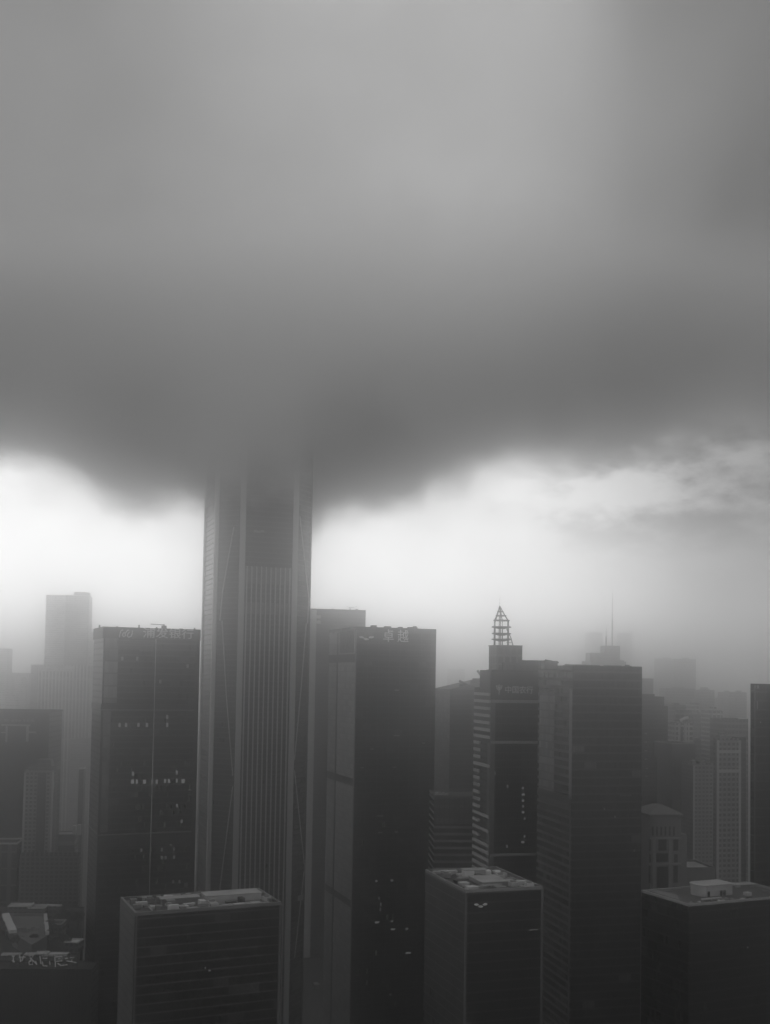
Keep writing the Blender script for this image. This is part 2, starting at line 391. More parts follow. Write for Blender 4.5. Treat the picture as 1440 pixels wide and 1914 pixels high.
def rooftop(t, poly, z, seed, n=7, mats=(GREY, LIGHTM, CONC), hmax=3.0, inset_by=3.0, fans=3, big=None):
    """plant on a flat roof: housings, cooling towers and ducts, each a part"""
    rnd = random.Random(seed); A, B, D = Vector(poly[0]), Vector(poly[1]), Vector(poly[3]); t1, t2 = (B-A), (D-A)
    l1, l2 = t1.length, t2.length; ang = math.atan2(t1.y, t1.x); used = []
    def spot(w, d):
        for _ in range(40):
            a, b = rnd.uniform(inset_by+w/2, l1-inset_by-w/2), rnd.uniform(inset_by+d/2, max(inset_by+d/2+.1, l2-inset_by-d/2))
            if all(abs(a-x) > (w+ww)/2+.4 or abs(b-y) > (d+dd)/2+.4 for x, y, ww, dd in used):
                used.append((a, b, w, d)); p = A+t1/l1*a+t2/l2*b; return p
        return None
    if big:
        for (a, b, w, d, h, m) in big:
            used.append((a, b, w, d)); p = A+t1/l1*a+t2/l2*b
            MB().box(p, w, d, z-.05, z+h, ang).build('plant_room', m, t)
            MB().box(p, w+.6, d+.6, z+h, z+h+.3, ang).build('plant_room_roof', ROOFL, t)
    for i in range(n):
        w, d = rnd.uniform(1.5, 5), rnd.uniform(1.5, 4); p = spot(w, d)
        if p is None: continue
        h = rnd.uniform(.8, hmax)
        o = MB().box(p, w, d, z+.35, z+h, ang+rnd.choice((0, 0, .05))).box(p, w*.8, d*.8, z-.05, z+.35, ang).build('vent_housing', rnd.choice(mats), t)
    for i in range(fans):
        p = spot(3.6, 3.6)
        if p is None: continue
        o = MB().box(p, 3.2, 3.2, z+.3, z+2.1, ang).build('cooling_unit', rnd.choice(mats), t)
        MB().cyl(p, 1.25, z+2.1, z+2.7, 16).build('fan_cowl', GREY, o)
    for i in range(2):
        w = rnd.uniform(8, 14); p = spot(w, .9)
        if p is None: continue
        MB().box(p, w, .7, z+.5, z+1.1, ang).box(p, .4, .4, z-.05, z+.5, ang).build('duct', LIGHTM, t)

# ------------------------------------------------------------------ ground
EXT = 13500
gm = bpy.data.materials.new('city ground'); gm.use_nodes = True; n = NT(gm.node_tree)
o = n.new('ShaderNodeOutputMaterial'); p = n.new('ShaderNodeBsdfPrincipled'); n.l.new(p.outputs[0], o.inputs[0])
t = n.new('ShaderNodeTexCoord')
a = n.noise(t.outputs['Object'], 0.02, 6, 0.6); b = n.noise(t.outputs['Object'], 0.3, 4, 0.6)
n.put(p.inputs['Base Color'], n.gray(n.m('MULTIPLY_ADD', n.m('MULTIPLY', a, b), 0.16, 0.02))); p.inputs['Roughness'].default_value = 0.75
ground = MB().face([(-EXT, -2500, 0), (EXT, -2500, 0), (EXT, 15500, 0), (-EXT, 15500, 0)]).build('ground', gm); ground['kind'] = 'structure'
ROADM = plain('wet asphalt', 0.055, 0.35, grain=0.5, scale=0.05)
PAVE = plain('paving', 0.07, 0.8, grain=0.4, scale=0.05)
def strip(name, p0, p1, w, z, mat, kind='structure'):
    a, b = Vector(p0), Vector(p1); d = (b-a).normalized(); nn = Vector((-d.y, d.x))*w/2
    o = MB().face([(*(a-nn), z), (*(b-nn), z), (*(b+nn), z), (*(a+nn), z)][::-1] if False else [(*(a+nn), z), (*(a-nn), z), (*(b-nn), z), (*(b+nn), z)]).build(name, mat)
    o['kind'] = kind
    return o
g0 = at(592, 1840, 660)
dirv = Vector((-math.sin(R(16)), math.cos(R(16)))); 
strip('pavement', g0.xy-dirv*500, g0.xy+dirv*900, 34, 0.10, PAVE)
strip('road', g0.xy-dirv*500, g0.xy+dirv*900, 22, 0.16, ROADM)
cross = Vector((math.cos(R(16)), math.sin(R(16))))
c0 = g0.xy-dirv*110
strip('pavement', c0-cross*700, c0+cross*900, 44, 0.04, PAVE)
strip('road', c0-cross*700, c0+cross*900, 30, 0.22, ROADM)
mk = MB()
for i in range(-40, 70):
    q = g0.xy+dirv*(i*12)
    mk.face([(*(q-cross*.12), .166), (*(q+cross*.12), .166), (*(q+cross*.12+dirv*5), .166), (*(q-cross*.12+dirv*5), .166)])
for i in range(-50, 70):
    q = c0+cross*(i*12)
    mk.face([(*(q-dirv*.12), .226), (*(q+cross*5-dirv*.12), .226), (*(q+cross*5+dirv*.12), .226), (*(q+dirv*.12), .226)])
o = mk.build('road_markings', WHITE); o['kind'] = 'structure'

# ------------------------------------------------------------------ A  bank tower on the left
A_ = rect(176, 194, 374, 720, 23, 1200)
zA = zat(194, 1171, 720)
Af = fac('bank tower glass', glass=0.022, rough=0.12, band=0.045, bandf=0.25, fh=4.2, frame=0.03, ff=0.08, mw=1.5, spec=0.55, blind=0.04)
As = fac('bank tower side', glass=0.15, rough=0.3, band=0.17, bandf=0.3, fh=4.2, frame=0.15, ff=0.1, mw=1.5, var=.1)  # side face painted paler to imitate the bright sky it reflects
tA = tower('bank_tower', 'dark glass bank tower with a lettered top band, just left of the tallest tower', 'skyscraper', A_, zA, [Af, As], [0, 0, 1, 1], para=2.0)
w = Wall(A_[0], A_[1])
band = MB(); zs = w.px(285, 1195)[1]
w.box(band, -0.6, w.L+.4, zs, zA+.003, -.2, .6); bandL = Wall(A_[3], A_[0]); bandL.box(band, 0, bandL.L, zs, zA+.003, -.2, .6)
band.build('sign_band', plain('sign band cladding', 0.045, 0.5), tA)
a0, z0 = w.px(267, 1191); a1, z1 = w.px(362, 1177)
lettering('浦发银行', w, a0, a1, z0-.3, z1+.3, .62, SIGND, tA, bold=0.012)
def emblem_swirl():
    a, z = w.px(237, 1184.5); mb = MB(); k = 3.0
    def arc(cx, cz, r, t0, t1, m=10): return [(cx+r*math.cos(R(t0+(t1-t0)*i/m)), cz+r*math.sin(R(t0+(t1-t0)*i/m))) for i in range(m+1)]
    curves = [[(-1.55*k*1.3, -1.1*k)] + [(-1.5*k*1.3, -.2*k), (-1.25*k*1.3, .75*k), (-.8*k*1.3, 1.05*k)],
              [(x*1.3*k, y*k) for x, y in [(-.95, -.55), (-.6, -.85), (-.3, -.55), (-.35, 0), (-.05, .65), (.25, 1.0), (.45, .95)]],
              [(x*1.3*k, y*k) for x, y in [(.1, -.6), (.45, -.95), (.95, -.7), (1.15, 0), (1.2, .9)]],
              [(x*1.3*k, y*k) for x, y in [(-.95, -.55), (-.75, .1), (-.45, .4)]],
              [(x*1.3*k, y*k) for x, y in [(.1, -.6), (.25, .0), (.6, .5)]]]
    for c in curves: mb.tube([w.P(a+x*.8, z+y*.82, .75) for x, y in c], .42, 6)
    mb.build('emblem', SIGND, tA)
emblem_swirl()
# pale corner strip, corner groove, right-hand dark recess, long light strip
cp = MB(); x0 = w.px(193.5, 1400)[0]; x1 = w.px(214, 1250)[0]; zb1 = w.px(205, 1318)[1]; zlow = w.px(190, 1556)[1]
w.box(cp, .9, x1+2.2, zb1+1.5, zs, -.1, .25)
cp.build('corner_panel', fac('corner panel', glass=0.20, rough=0.3, band=0.12, bandf=0.12, fh=8.4, frame=0.1, ff=0.03, mw=3, patch=.2), tA)
cp = MB(); w.box(cp, 1.2, x1-1.5, zlow, zb1-2.5, -.1, .25); cp.build('corner_panel', fac('corner panel b', glass=0.14, rough=0.3, band=0.11, bandf=0.12, fh=8.4, frame=0.1, ff=0.03, mw=3), tA)
gr = MB(); w.box(gr, -.35, .9, 0, zb1, -.1, .12); gr.build('corner_groove', DARK, tA)
rr = MB(); xr = w.px(364, 1300)[0]; w.box(rr, xr, w.L, 0, zs, -.1, .3); rr.build('end_recess', DARK, tA)
ls = MB(); xl = w.px(289, 1300)[0]; w.box(ls, xl-.22, xl+.22, 8, zs, -.1, .9); ls.build('light_strip', LIGHTM, tA)
for (py, hh, dd, m) in ((1321, 3.2, .45, DARK), (1327, .6, .7, GREY), (1557, .8, .6, GREY)):
    zz = w.px(285, py)[1]; mb = MB(); w.box(mb, -.5, xr-.01, zz-hh/2, zz+hh/2, -.1, dd); bandL.box(mb, 0, bandL.L+dd, zz-hh/2, zz+hh/2, -.1, dd)
    mb.build('refuge_floor_band', m, tA)
lo = MB(); w.box(lo, .5, xr-.02, w.px(285, 1580)[1], w.px(285, 1562)[1], -.1, .2); lo.build('refuge_floor_band', fac('refuge louvres', glass=.05, band=.04, fh=1.2, bandf=.4, rough=.5), tA)
# painted stepped panels below the sign imitate the outline of a reflected building
refl = MB()
for (xa, ya, xb, yb) in ((219, 1196, 290, 1208), (222, 1208, 262, 1214), (262, 1208, 286, 1218)): w.pbox(refl, xa, ya, xb, yb, -.1, .3)
refl.build('wall_panel', fac('stepped reflection', glass=.075, band=.04, fh=1.6, bandf=.35, rough=.5, mw=4), tA)
lit(w, [(229, 1231), (257, 1231), (300, 1274), (351, 1245)], tA, 1.5, 2.6, LITD)
lit(w, [(224, 1355), (236, 1355), (259, 1355), (275, 1355), (313, 1340), (313, 1355)], tA, 1.5, 2.6, LIT)
lit(w, [(249, 1446), (331, 1444), (248, 1461, 1.4), (256, 1461), (270.5, 1461, 1.4), (285, 1461), (293, 1461), (309, 1460), (316, 1460), (331, 1459), (342.5, 1460, 1.5)], tA, 1.5, 2.8, LIT)
lit(w, [(331, 1506), (340, 1535)], tA, 1.4, 2.4, LIT)
lit(w, [(265, 1589), (303, 1588), (326, 1587), (303, 1603), (310, 1603), (326, 1602), (324, 1648), (336, 1648)], tA, 1.4, 2.2, LITD)
c = w.P(w.px(310, 1170)[0], 0, -6); mb = MB(); mb.box((c.x, c.y), 3.2, 3, zA-2.1, zA+2.2, R(23)); mb.tube([(c.x, c.y, zA+2.8), (c.x-9, c.y-1, zA+3.1)], .3, 5); mb.box((c.x, c.y), .8, .8, zA+2.1, zA+3.2, R(23)); mb.build('gondola_crane', STEEL, tA)
for px, hh in ((187, 1.1), (261, 2.0), (294, .9), (365, 1.2), (220, .6)):
    q = w.P(w.px(px, 1170)[0], 0, -1.5); MB().box((q.x, q.y), 1.0, 1.0, zA-2.1, zA+hh, R(23)).build('aviation_lamp', STEEL, tA)
rooftop(tA, A_, zA-2.0, 3, n=5, hmax=1.7)

# ------------------------------------------------------------------ B  the tallest tower, its top lost in the cloud
def tall_tower():
    h = 43.2; k = 17.6; th = R(20.5); Cx, Cy = at(477.5, 1200, 975).x, 975.0
    loc = [(-h+k, -h), (h-k, -h), (h, -h+k), (h, h-k), (h-k, h), (-h+k, h), (-h, h-k), (-h, -h+k)]
    poly = [(Cx+x*math.cos(th)-y*math.sin(th), Cy+x*math.sin(th)+y*math.cos(th)) for x, y in loc]
    ztop = CAMZ+238.0
    G = fac('tall tower glass', glass=0.03, rough=0.14, band=0.085, bandf=0.22, fh=4.5, frame=0.04, ff=0.08, mw=1.5, spec=0.6, patch=.25, tilt=.012)
    S = fac('tall tower side glass', glass=0.07, rough=0.2, band=0.08, bandf=0.25, fh=4.5, frame=0.06, ff=0.08, mw=1.5, spec=0.6, patch=.25, tilt=.012)  # left face given a paler tone for its sky reflection
    t = tower('tallest_tower', 'tallest skyscraper, glass with vertical steel fins, its top lost inside the cloud', 'skyscraper', poly, ztop, [G, S], [0, 0, 0, 0, 0, 0, 1, 0], para=2)
    front = Wall(poly[0], poly[1]); rightc = Wall(poly[1], poly[2]); left = Wall(poly[6], poly[7]); leftc = Wall(poly[7], poly[0])
    STONE = plain('mega column cladding', 0.62, 0.4, grain=.15)
    # mega columns at both ends of each face
    for wl in (front, left):
        for (a0, a1) in ((-.6, 4.2), (wl.L-4.2, wl.L+.6)):
            mb = MB(); wl.box(mb, a0, a1, 0, ztop-3, -.2, 1.4); mb.build('mega_column', STONE, t)
    mb = MB(); rightc.box(mb, rightc.L-1.6, rightc.L+.3, 0, ztop-3, -.2, .8); mb.build('edge_column', plain('edge column', .08, .4), t)
    mb = MB(); leftc.box(mb, .9, 2.4, 0, ztop-3, -.2, .9); mb.build('edge_column', STONE, t)
    mb = MB(); left.box(mb, 4.6, left.L-4.6, 0, ztop-3, -.2, .35); mb.build('side_glazing', S, t)
    # fins on the front face
    a0, a1 = 4.2, front.L-4.2; nf = 10
    for i in range(nf):
        a = a0+(a1-a0)*(i+.5)/nf
        mb = MB(); front.box(mb, a-.5, a+.5, 0, front.px(500, 1060)[1], -.1, 1.1); mb.build('fin', STONE, t)
    # paler machine floors crossing between the columns
    for (ya, yb) in ((1148, 1127), (1092, 1060)):
        mb = MB(); front.box(mb, a0+.01, a1-.01, front.px(500, ya)[1], front.px(500, yb)[1], -.1, .8)
        mb.build('machine_floor', fac('machine floor louvres', glass=.2, band=.12, fh=1.5, bandf=.35, mw=2.2, ff=.2, frame=.1, rough=.5), t)
    # V-braces in the chamfered corners
    def brace(wl, ax, ya, bx, yb):
        a, za = wl.px(ax, ya); b, zb = wl.px(bx, yb); a = min(max(a, .5), wl.L-.5); b = min(max(b, .5), wl.L-.5)
        mb = MB(); mb.tube([wl.P(a, za, .5), wl.P(b, zb, .5)], .55, 6); mb.build('brace', STONE, t)
    brace(leftc, 438, 985, 417, 1105); brace(leftc, 417, 1105, 412, 1160); brace(leftc, 416, 1160, 424, 1300); brace(leftc, 424, 1300, 436, 1450)
    brace(leftc, 436, 1470, 412, 1660); brace(leftc, 412, 1660, 436, 1880)
    brace(rightc, 560, 965, 577, 1120); brace(rightc, 577, 1120, 574, 1165); brace(rightc, 572, 1165, 562, 1290); brace(rightc, 562, 1290, 550, 1420)
    brace(rightc, 550, 1440, 570, 1620); brace(rightc, 570, 1620, 550, 1790)
    # dark recess low on the left face
    a, z = left.px(383, 1462); b, _ = left.px(399, 1462)
    mb = MB(); left.box(mb, 5.2, left.L-5.2, 0, z, -.1, .6); mb.build('dark_recess', fac('recess glass', glass=.02, band=.03), t)
    mb = MB(); a0, z0 = rightc.px(557, 1684); a0 = min(max(a0, 3), rightc.L-8)
    for i in range(4): rightc.box(mb, a0+i*1.7, a0+i*1.7+.9, z0, z0+4.5, -.1, 2.2)
    mb.build('vent_louvre', LIGHTM, t)
    lit(front, [(478, 993), (484, 994), (491, 993)], t, 3, 2, LITD, out=.3)
    return poly
B_ = tall_tower()

# ------------------------------------------------------------------ C  tower behind, right of the tallest one
C_ = rect(540, 582, 683, 1200, 12, 1200, depth=40)
zC = zat(630, 1138, 1200)
Cf = fac('rear tower glass', glass=0.05, rough=0.2, band=0.06, bandf=0.3, fh=4.2, frame=0.05, ff=0.1, mw=1.5)
tC = tower('office_tower', 'grey flat-topped tower standing behind the tallest tower and the dark two-letter emblem tower', 'skyscraper', C_, zC, Cf)
w = Wall(C_[0], C_[1])
mb = MB(); w.box(mb, w.px(576, 1300)[0], w.px(589, 1300)[0], 0, zC-1.6, -.1, .8); mb.build('corner_column', plain('pale corner column', .75, .5), tC)
mb = MB(); w.pbox(mb, 592, 1150, 600, 1156, -.1, .5); w.pbox(mb, 592, 1160, 600, 1166, -.1, .5); mb.build('sign', SIGND, tC)
q = w.P(w.px(657, 1138)[0], 0, -8); mb = MB(); mb.box((q.x, q.y), 1, 1, zC-1.7, zC+2.5); mb.tube([(q.x-3, q.y, zC+4), (q.x, q.y, zC+2.4), (q.x+8, q.y, zC+4)], .35, 5); mb.build('gondola_crane', STEEL, tC)
q = w.P(w.px(670, 1138)[0], 0, -8); MB().box((q.x, q.y), 2.5, 2, zC-1.7, zC+1.8).build('vent_housing', STEEL, tC)
q = w.P(w.px(624, 1138)[0], 0, -6); MB().box((q.x, q.y), 3, 2, zC-1.7, zC+.8).build('vent_housing', STEEL, tC)

# ------------------------------------------------------------------ D  dark tower with the three-petal emblem
D_ = rect(616, 667, 815.5, 780, 19.5, 1200)
zD = zat(667, 1171, 780)
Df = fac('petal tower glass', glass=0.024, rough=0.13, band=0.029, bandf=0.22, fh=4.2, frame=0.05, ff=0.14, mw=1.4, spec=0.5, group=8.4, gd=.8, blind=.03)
Ds = fac('petal tower side', glass=0.31, rough=0.35, band=0.29, bandf=0.2, fh=4.2, frame=0.28, ff=0.08, mw=1.5, patch=.15, var=.1)  # side colour raised to stand in for reflected bright sky
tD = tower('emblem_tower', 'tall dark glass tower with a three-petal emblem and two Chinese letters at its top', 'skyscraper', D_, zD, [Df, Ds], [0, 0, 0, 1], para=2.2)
w = Wall(D_[0], D_[1]); wl = Wall(D_[3], D_[0])
a0, z0 = w.px(716.5, 1199.5); a1, z1 = w.px(764, 1178)
lettering('卓 越', w, a0, a1, z0, z1, .15, SIGNW, tD, bold=0.006)
def petals(w, spots, s, parent):
    mb = MB()
    for (px, py, tilt_) in spots:
        a, z = w.px(px, py); ring = []
        for side in (.12, .5):
            ring.append([w.P(a+s*1.5*math.cos(q)*math.cos(tilt_)-s*.62*math.sin(q)*math.sin(tilt_), z+s*1.5*math.cos(q)*math.sin(tilt_)+s*.62*math.sin(q)*math.cos(tilt_), side) for q in [2*math.pi*j/14 for j in range(14)]])
        mb.face(ring[1])
        for j in range(14): mb.face([ring[0][j], ring[0][(j+1) % 14], ring[1][(j+1) % 14], ring[1][j]])
    mb.build('emblem', SIGNW, parent)
petals(w, [(676, 1191, -.15), (684.5, 1194.5, -.1), (694, 1191.2, .15)], 1.35, tD)
za, zb = w.px(740, 1235)[1], w.px(740, 1229)[1]
mb = MB(); w.box(mb, .01, w.L, za, zb, -.1, .12); mb.build('refuge_floor_band', DARK, tD)
zl = [(wl.px(650, 1238)[1], wl.px(650, 1223)[1]), (wl.px(650, 1466)[1], wl.px(650, 1452)[1]), (wl.px(650, 1692)[1], wl.px(650, 1679)[1])]
for (z0, z1) in zl:
    mb = MB(); wl.box(mb, 0, wl.L-.3, z0, z1, -.1, .2); mb.build('refuge_floor_band', plain('refuge dark', .035, .5), tD)
ag = wl.px(629, 1350)[0]
mb = MB(); wl.box(mb, ag-1.3, ag+1.3, 0, zD-3, -.1, .3); mb.build('side_groove', DARK, tD)
mb = MB(); wl.box(mb, wl.L-2.0, wl.L+.15, 0, zD-2.2, -.1, .35); mb.build('corner_column', plain('corner column', .2, .4), tD)
# weathered sign on the side wall's top panel
aa, az_ = wl.px(636, 1221); ab, zb_ = wl.px(662, 1178)
mb = MB(); wl.box(mb, aa, ab, az_, zb_, -.1, .3); sgn = mb.build('side_sign', plain('sign panel', .12, .6), tD)
lettering('卓越', wl, aa+3, ab-3, az_+3, zb_-3, .3, plain('faded side letters', .05, .6), tD)
lit(w, [(704, 1647), (733, 1645.5, 1.2), (733, 1722), (705, 1724, 1.6), (735, 1737, 1.8), (761, 1736, 1.2), (761, 1781), (766, 1781), (730, 1859)], tD, 1.8, 1.3, LIT)
lit(w, [(742, 1290, 2), (742, 1375, 2.5), (677, 1435, 1.4), (738, 1434, 1.6), (711, 1525, 2.4), (711, 1556, 2), (741, 1555, 1.4), (792, 1389, 1), (668+28, 1400, 1.4)], tD, 1.8, .9, LITD)
lit(w, [(709, 1679), (712, 1690), (711, 1700)], tD, 1.1, 2.2, LITD)
for px, ww, hh in ((702, 4, 1.5), (728, 5, 1.1), (752, 3, 1.0), (779, 2, 1.9), (775, 7, 1.1)):
    q = w.P(w.px(px, 1170)[0], 0, -4); MB().box((q.x, q.y), ww, 3, zD-2.3, zD+hh, R(19.5)).build('vent_housing', STEEL, tD)
rooftop(tD, D_, zD-2.2, 5, n=5, hmax=1.9)

# ------------------------------------------------------------------ E  chamfered dark block behind, with crane jibs
E0 = rect(826, 842, 925, 900, 16, 1290, depth=45)
zE = zat(860, 1280, 900)
Ef = fac('chamfered block glass', glass=0.035, rough=0.2, band=0.05, bandf=0.3, fh=4.2, frame=0.04, ff=.1, mw=1.5)
Es = fac('chamfered block side', glass=0.2, rough=0.3, band=0.22, bandf=0.3, fh=4.2, frame=0.08, ff=.1, mw=1.5)  # paler side tone imitates sky reflected at a grazing view
tE = tower('chamfered_block', 'dark office block with a sloping roofline, behind the left stripes of the striped bank building', 'building', E0, zE-4, [Ef, Es], [0, 0, 0, 1], para=1)
w = Wall(E0[0], E0[1])
mb = MB(); z0 = zE-3.997; P4 = inset(E0, 1.0)
mb.prism(P4, zE-5.1, zE, 0, True, False, z1s=[zat(845, 1288, 900), zat(903, 1269, 920), zat(903, 1269, 920), zat(845, 1288, 900)]); mb.build('sloping_roof', plain('slate roof', .07, .7), tE)
for (xa, ya, xb, yb) in ((880, 1281, 862, 1272.5), (908, 1271, 896, 1253)):
    a, z = w.px(xa, ya); b, zz = w.px(xb, yb)
    mb = MB(); mb.tube([w.P(a, z-4, -4), w.P(a, z, -4)], 1.2, 6); mb.tube([w.P(a+1.5, z-1, -4), w.P(b, zz, -4)], 1.1, 5); mb.build('crane_jib', STEEL, tE)
for px, ya in ((893, 1268), (889, 1272), (901, 1268), (868, 1279)):
    a, z = w.px(px, ya); q = w.P(a, 0, -5); MB().box((q.x, q.y), 5, 4, z-8, z).build('vent_housing', Ef, tE)

# ------------------------------------------------------------------ F  low block with pale floor bands
F_ = rect(806, 812, 930, 690, 4, 1550, depth=30)
zF = zat(845, 1487, 690)
Ff = fac('banded low block', glass=0.035, rough=0.25, band=0.2, bandf=0.38, fh=4.4, frame=0.06, ff=.0, mw=1.6)
tF = tower('banded_office', 'low office block with pale horizontal floor bands, behind the front block with the small emblem', 'building', F_, zF, Ff, para=1.2, parapet=CONC)
w = Wall(F_[0], F_[1]); zz = w.px(845, 1540)[1]
mb = MB(); w.box(mb, -.3, w.L, zz, zF-1.3, -.1, .3); mb.build('top_screen', fac('top screen', glass=.11, band=.06, bandf=.15, fh=3, mw=3.2, ff=.15, frame=.05, rough=.6), tF)
rnd = random.Random(2)
for i in range(4):
    q = w.P(2+i*2.2, 0, -3-rnd.random()*3); MB().box((q.x, q.y), 2, 2, zF-1.3, zF+rnd.uniform(.3, 1.4)).build('vent_housing', LIGHTM, tF)

# ------------------------------------------------------------------ G  striped bank building with lattice spire
G_ = rect(886, 917, 1012, 620, 13.5, 1400)
zG = zat(945, 1252, 620)
Gf = fac('striped bank glass', glass=0.028, rough=0.15, band=0.036, bandf=0.2, fh=4.2, frame=0.035, ff=.16, mw=1.6, group=9.6, gd=.5)
Gs = fac('striped bank side', glass=0.022, rough=0.3, band=0.03, bandf=0.3, fh=4.2, frame=.03)
tG = tower('striped_bank', 'bank building with pale floor stripes on its left side and a lattice spire', 'skyscraper', G_, zat(902, 1285, 632), [Gf, Gs], [0, 0, 0, 1], para=1.5)
w = Wall(G_[0], G_[1]); wl = Wall(G_[3], G_[0]); zGl = zat(902, 1285, 632)
mb = MB(); w.box(mb, .05, w.L-.05, zGl+.003, zG, -9, -.05); mb.build('upper_storey', Gs, tG)
STRIPE = plain('pale floor stripe', 0.5, 0.5, grain=.15)
zt = wl.px(902, 1297)[1]; stp = 4.15; i = 0
pat = [1]*7+[0]*3+[1]+[0]*6+[1]+[0]+[1]+[0]+[1, 1, 1, 1, 1, 1, 1, 1]+[1]*16
zz = zt
for i, full in enumerate(pat):
    z = zt-i*stp
    if z < 12: break
    mb = MB(); wl.box(mb, 1.5, wl.L*(1.0 if full else .42)-(.2 if full else 0), z-.85, z+.85, -.1, .9); mb.build('floor_stripe', STRIPE, tG)
mb = MB(); wl.box(mb, wl.L*.86, wl.L-.25, 0, wl.px(910, 1388)[1], -.1, .4); mb.build('corner_pier', plain('corner pier', .16, .5), tG)
zs0, zs1 = w.px(955, 1306)[1], w.px(955, 1272)[1]
mb = MB(); w.box(mb, -.3, w.L-.2, zs0, zG-1.2, -.1, .6); mb.build('sign_band', plain('bank sign band', .055, .5), tG)
a0, z0 = w.px(944, 1296.5); a1, z1 = w.px(996, 1282)
lettering('中国农行', w, a0, a1, z0+.2, z1-.2, .62, SIGND, tG, bold=.01)
a, z = w.px(932.5, 1289.5); mb = MB()
for c in ([(0, -2.9), (0, 1.0)], [(0, -.3), (-1.2, .6), (-1.75, 2.6)], [(0, -.3), (1.2, .6), (1.75, 2.6)], [(0, .6), (-.7, 1.4), (-.75, 2.7)], [(0, .6), (.7, 1.4), (.75, 2.7)], [(0, .8), (0, 3.1)]):
    mb.tube([w.P(a+x, z+y, .75) for x, y in c], .26, 6)
mb.build('emblem', SIGND, tG)
for (ya, yb, dd) in ((1314, 1308, .5), (1390, 1385, .7), (1600, 1595, .5)):
    mb = MB(); w.box(mb, .1, w.L-.2, w.px(955, ya)[1], w.px(955, yb)[1], -.1, dd); mb.build('frame_band', plain('frame band', .3, .5), tG)
mb = MB(); w.box(mb, -.25, 2.6, 0, w.px(925, 1314.2)[1], -.1, .45); mb.build('edge_pier', plain('edge pier', .14, .4), tG)
lit(w, [(977.5, 1473), (978.5, 1485, 1.6), (978, 1496.5, 1.3), (978, 1507), (978, 1518, 1.3), (981, 1530, .8), (981, 1563, .8), (977.5, 1574, 1.6)], tG, 1.2, 1.2, LIT)
lit(w, [(925, 1445), (949, 1470), (948, 1582)], tG, 1.0, 1.8, LITD)
# stepped crown, tower room and lattice spire
def gbox(xa, ya, xb, yb, d0, d1, name, m):
    a0 = w.px(xa, (ya+yb)/2)[0]; a1 = w.px(xb, (ya+yb)/2)[0]; z1 = w.px((xa+xb)/2, ya)[1]; z0 = w.px((xa+xb)/2, yb)[1]
    mb = MB(); w.box(mb, a0, a1, z0, z1, -d1, -d0); return mb.build(name, m, tG)
CR = fac('crown cladding', glass=.06, rough=.4, band=.08, bandf=.3, fh=4, frame=.07, ff=.1, mw=2)
gbox(944, 1239, 1001, 1290, 3, 24, 'crown_block', CR)
gbox(918, 1252.5, 944, 1290, 1.2, 20, 'crown_block', CR)
TR = fac('tower room wall', glass=.09, rough=.5, band=.16, bandf=.25, fh=5, frame=.16, ff=.3, mw=4)
gbox(934, 1206.5, 982, 1290, 5, 19, 'tower_room', TR)
mb = MB(); a0, z1 = w.px(933.2, 1206.5); a1, _ = w.px(982.8, 1206.5); w.box(mb, a0, a1, z1, z1+.5, -19.3, -4.7); mb.build('tower_room_roof', GREY, tG)
gbox(982.2, 1234, 1034, 1290, 6, 16, 'roof_wing', CR)
zR = z1+.5; dc = -12.0
def S(px, py, out=dc):
    a, z = w.px(px, py); d = out; k = 1.0
    return w.P(a, z, d)
sp = MB(); ca0 = w.px(954, 1206)[0]; base_r = 4.3
def zz_(py): return w.px(952, py)[1]+.0
prof = [(1207, 4.6), (1195, 4.6), (1183, 4.6), (1171, 4.6), (1158, 4.5), (1149, 2.8), (1140, 1.4), (1131, .2)]
cen = w.P(w.px(950.5, 1190)[0], 0, dc)
for j in range(6):
    an = 2*math.pi*j/6+.3
    pts = []
    for py, r in prof:
        z = zz_(py); off = (1207-py)*.0
        pts.append((cen.x+r*math.cos(an)-(0 if py > 1158 else (1158-py)*.042), cen.y+r*math.sin(an), z))
    sp.tube(pts, .3, 5)
sp.build('spire_lattice', STEEL, tG)
for py, r, th_ in ((1194, 5.6, .9), (1183, 5.5, .9), (1170.5, 5.6, .9), (1158, 4.7, .3), (1149, 2.9, .25), (1141, 1.6, .25)):
    mb = MB(); z = zz_(py); n_ = 20; sh = 0 if py > 1158 else (1158-py)*.042
    pts = [(cen.x-sh+r*math.cos(2*math.pi*j/n_), cen.y+r*math.sin(2*math.pi*j/n_), z) for j in range(n_+1)]
    mb.tube(pts, .33, 5)
    if th_ > .5:
        mb.cyl((cen.x, cen.y), 1.8, z-1.1, z-.2, 12, r1=r*.82)
        for j in range(12):
            q = 2*math.pi*j/12; mb.tube([(cen.x+r*math.cos(q), cen.y+r*math.sin(q), z), (cen.x+1.6*math.cos(q), cen.y+1.6*math.sin(q), z-1.0)], .24, 4)
    mb.build('spire_ring', STEEL, tG)
mb = MB(); mb.tube([(cen.x-1.3, cen.y, zR-.2), (cen.x-1.3, cen.y, zz_(1150))], .28, 6); mb.tube([(cen.x+.8, cen.y, zR-.2), (cen.x+.8, cen.y, zz_(1175))], .15, 5); mb.build('spire_core', STEEL, tG)
sx = (1158-1131)*.042
mb = MB(); mb.tube([(cen.x-sx, cen.y, zz_(1132)), (cen.x-sx, cen.y, zz_(1103))], .13, 5, r1=.03); mb.build('lightning_rod', STEEL, tG)
mb = MB(); q0 = w.P(w.px(973, 1206)[0], zR-.1, dc); q1 = w.P(w.px(960.5, 1174)[0], zz_(1174), dc)
mb.tube([q0, q0.lerp(q1, .5)+Vector((.5, 0, .2)), q1], .28, 5)
for k_ in (.2, .45, .7): pq = q0.lerp(q1, k_); mb.tube([pq, (cen.x+3, cen.y, pq.z)], .13, 4)
mb.build('spire_stay', STEEL, tG)

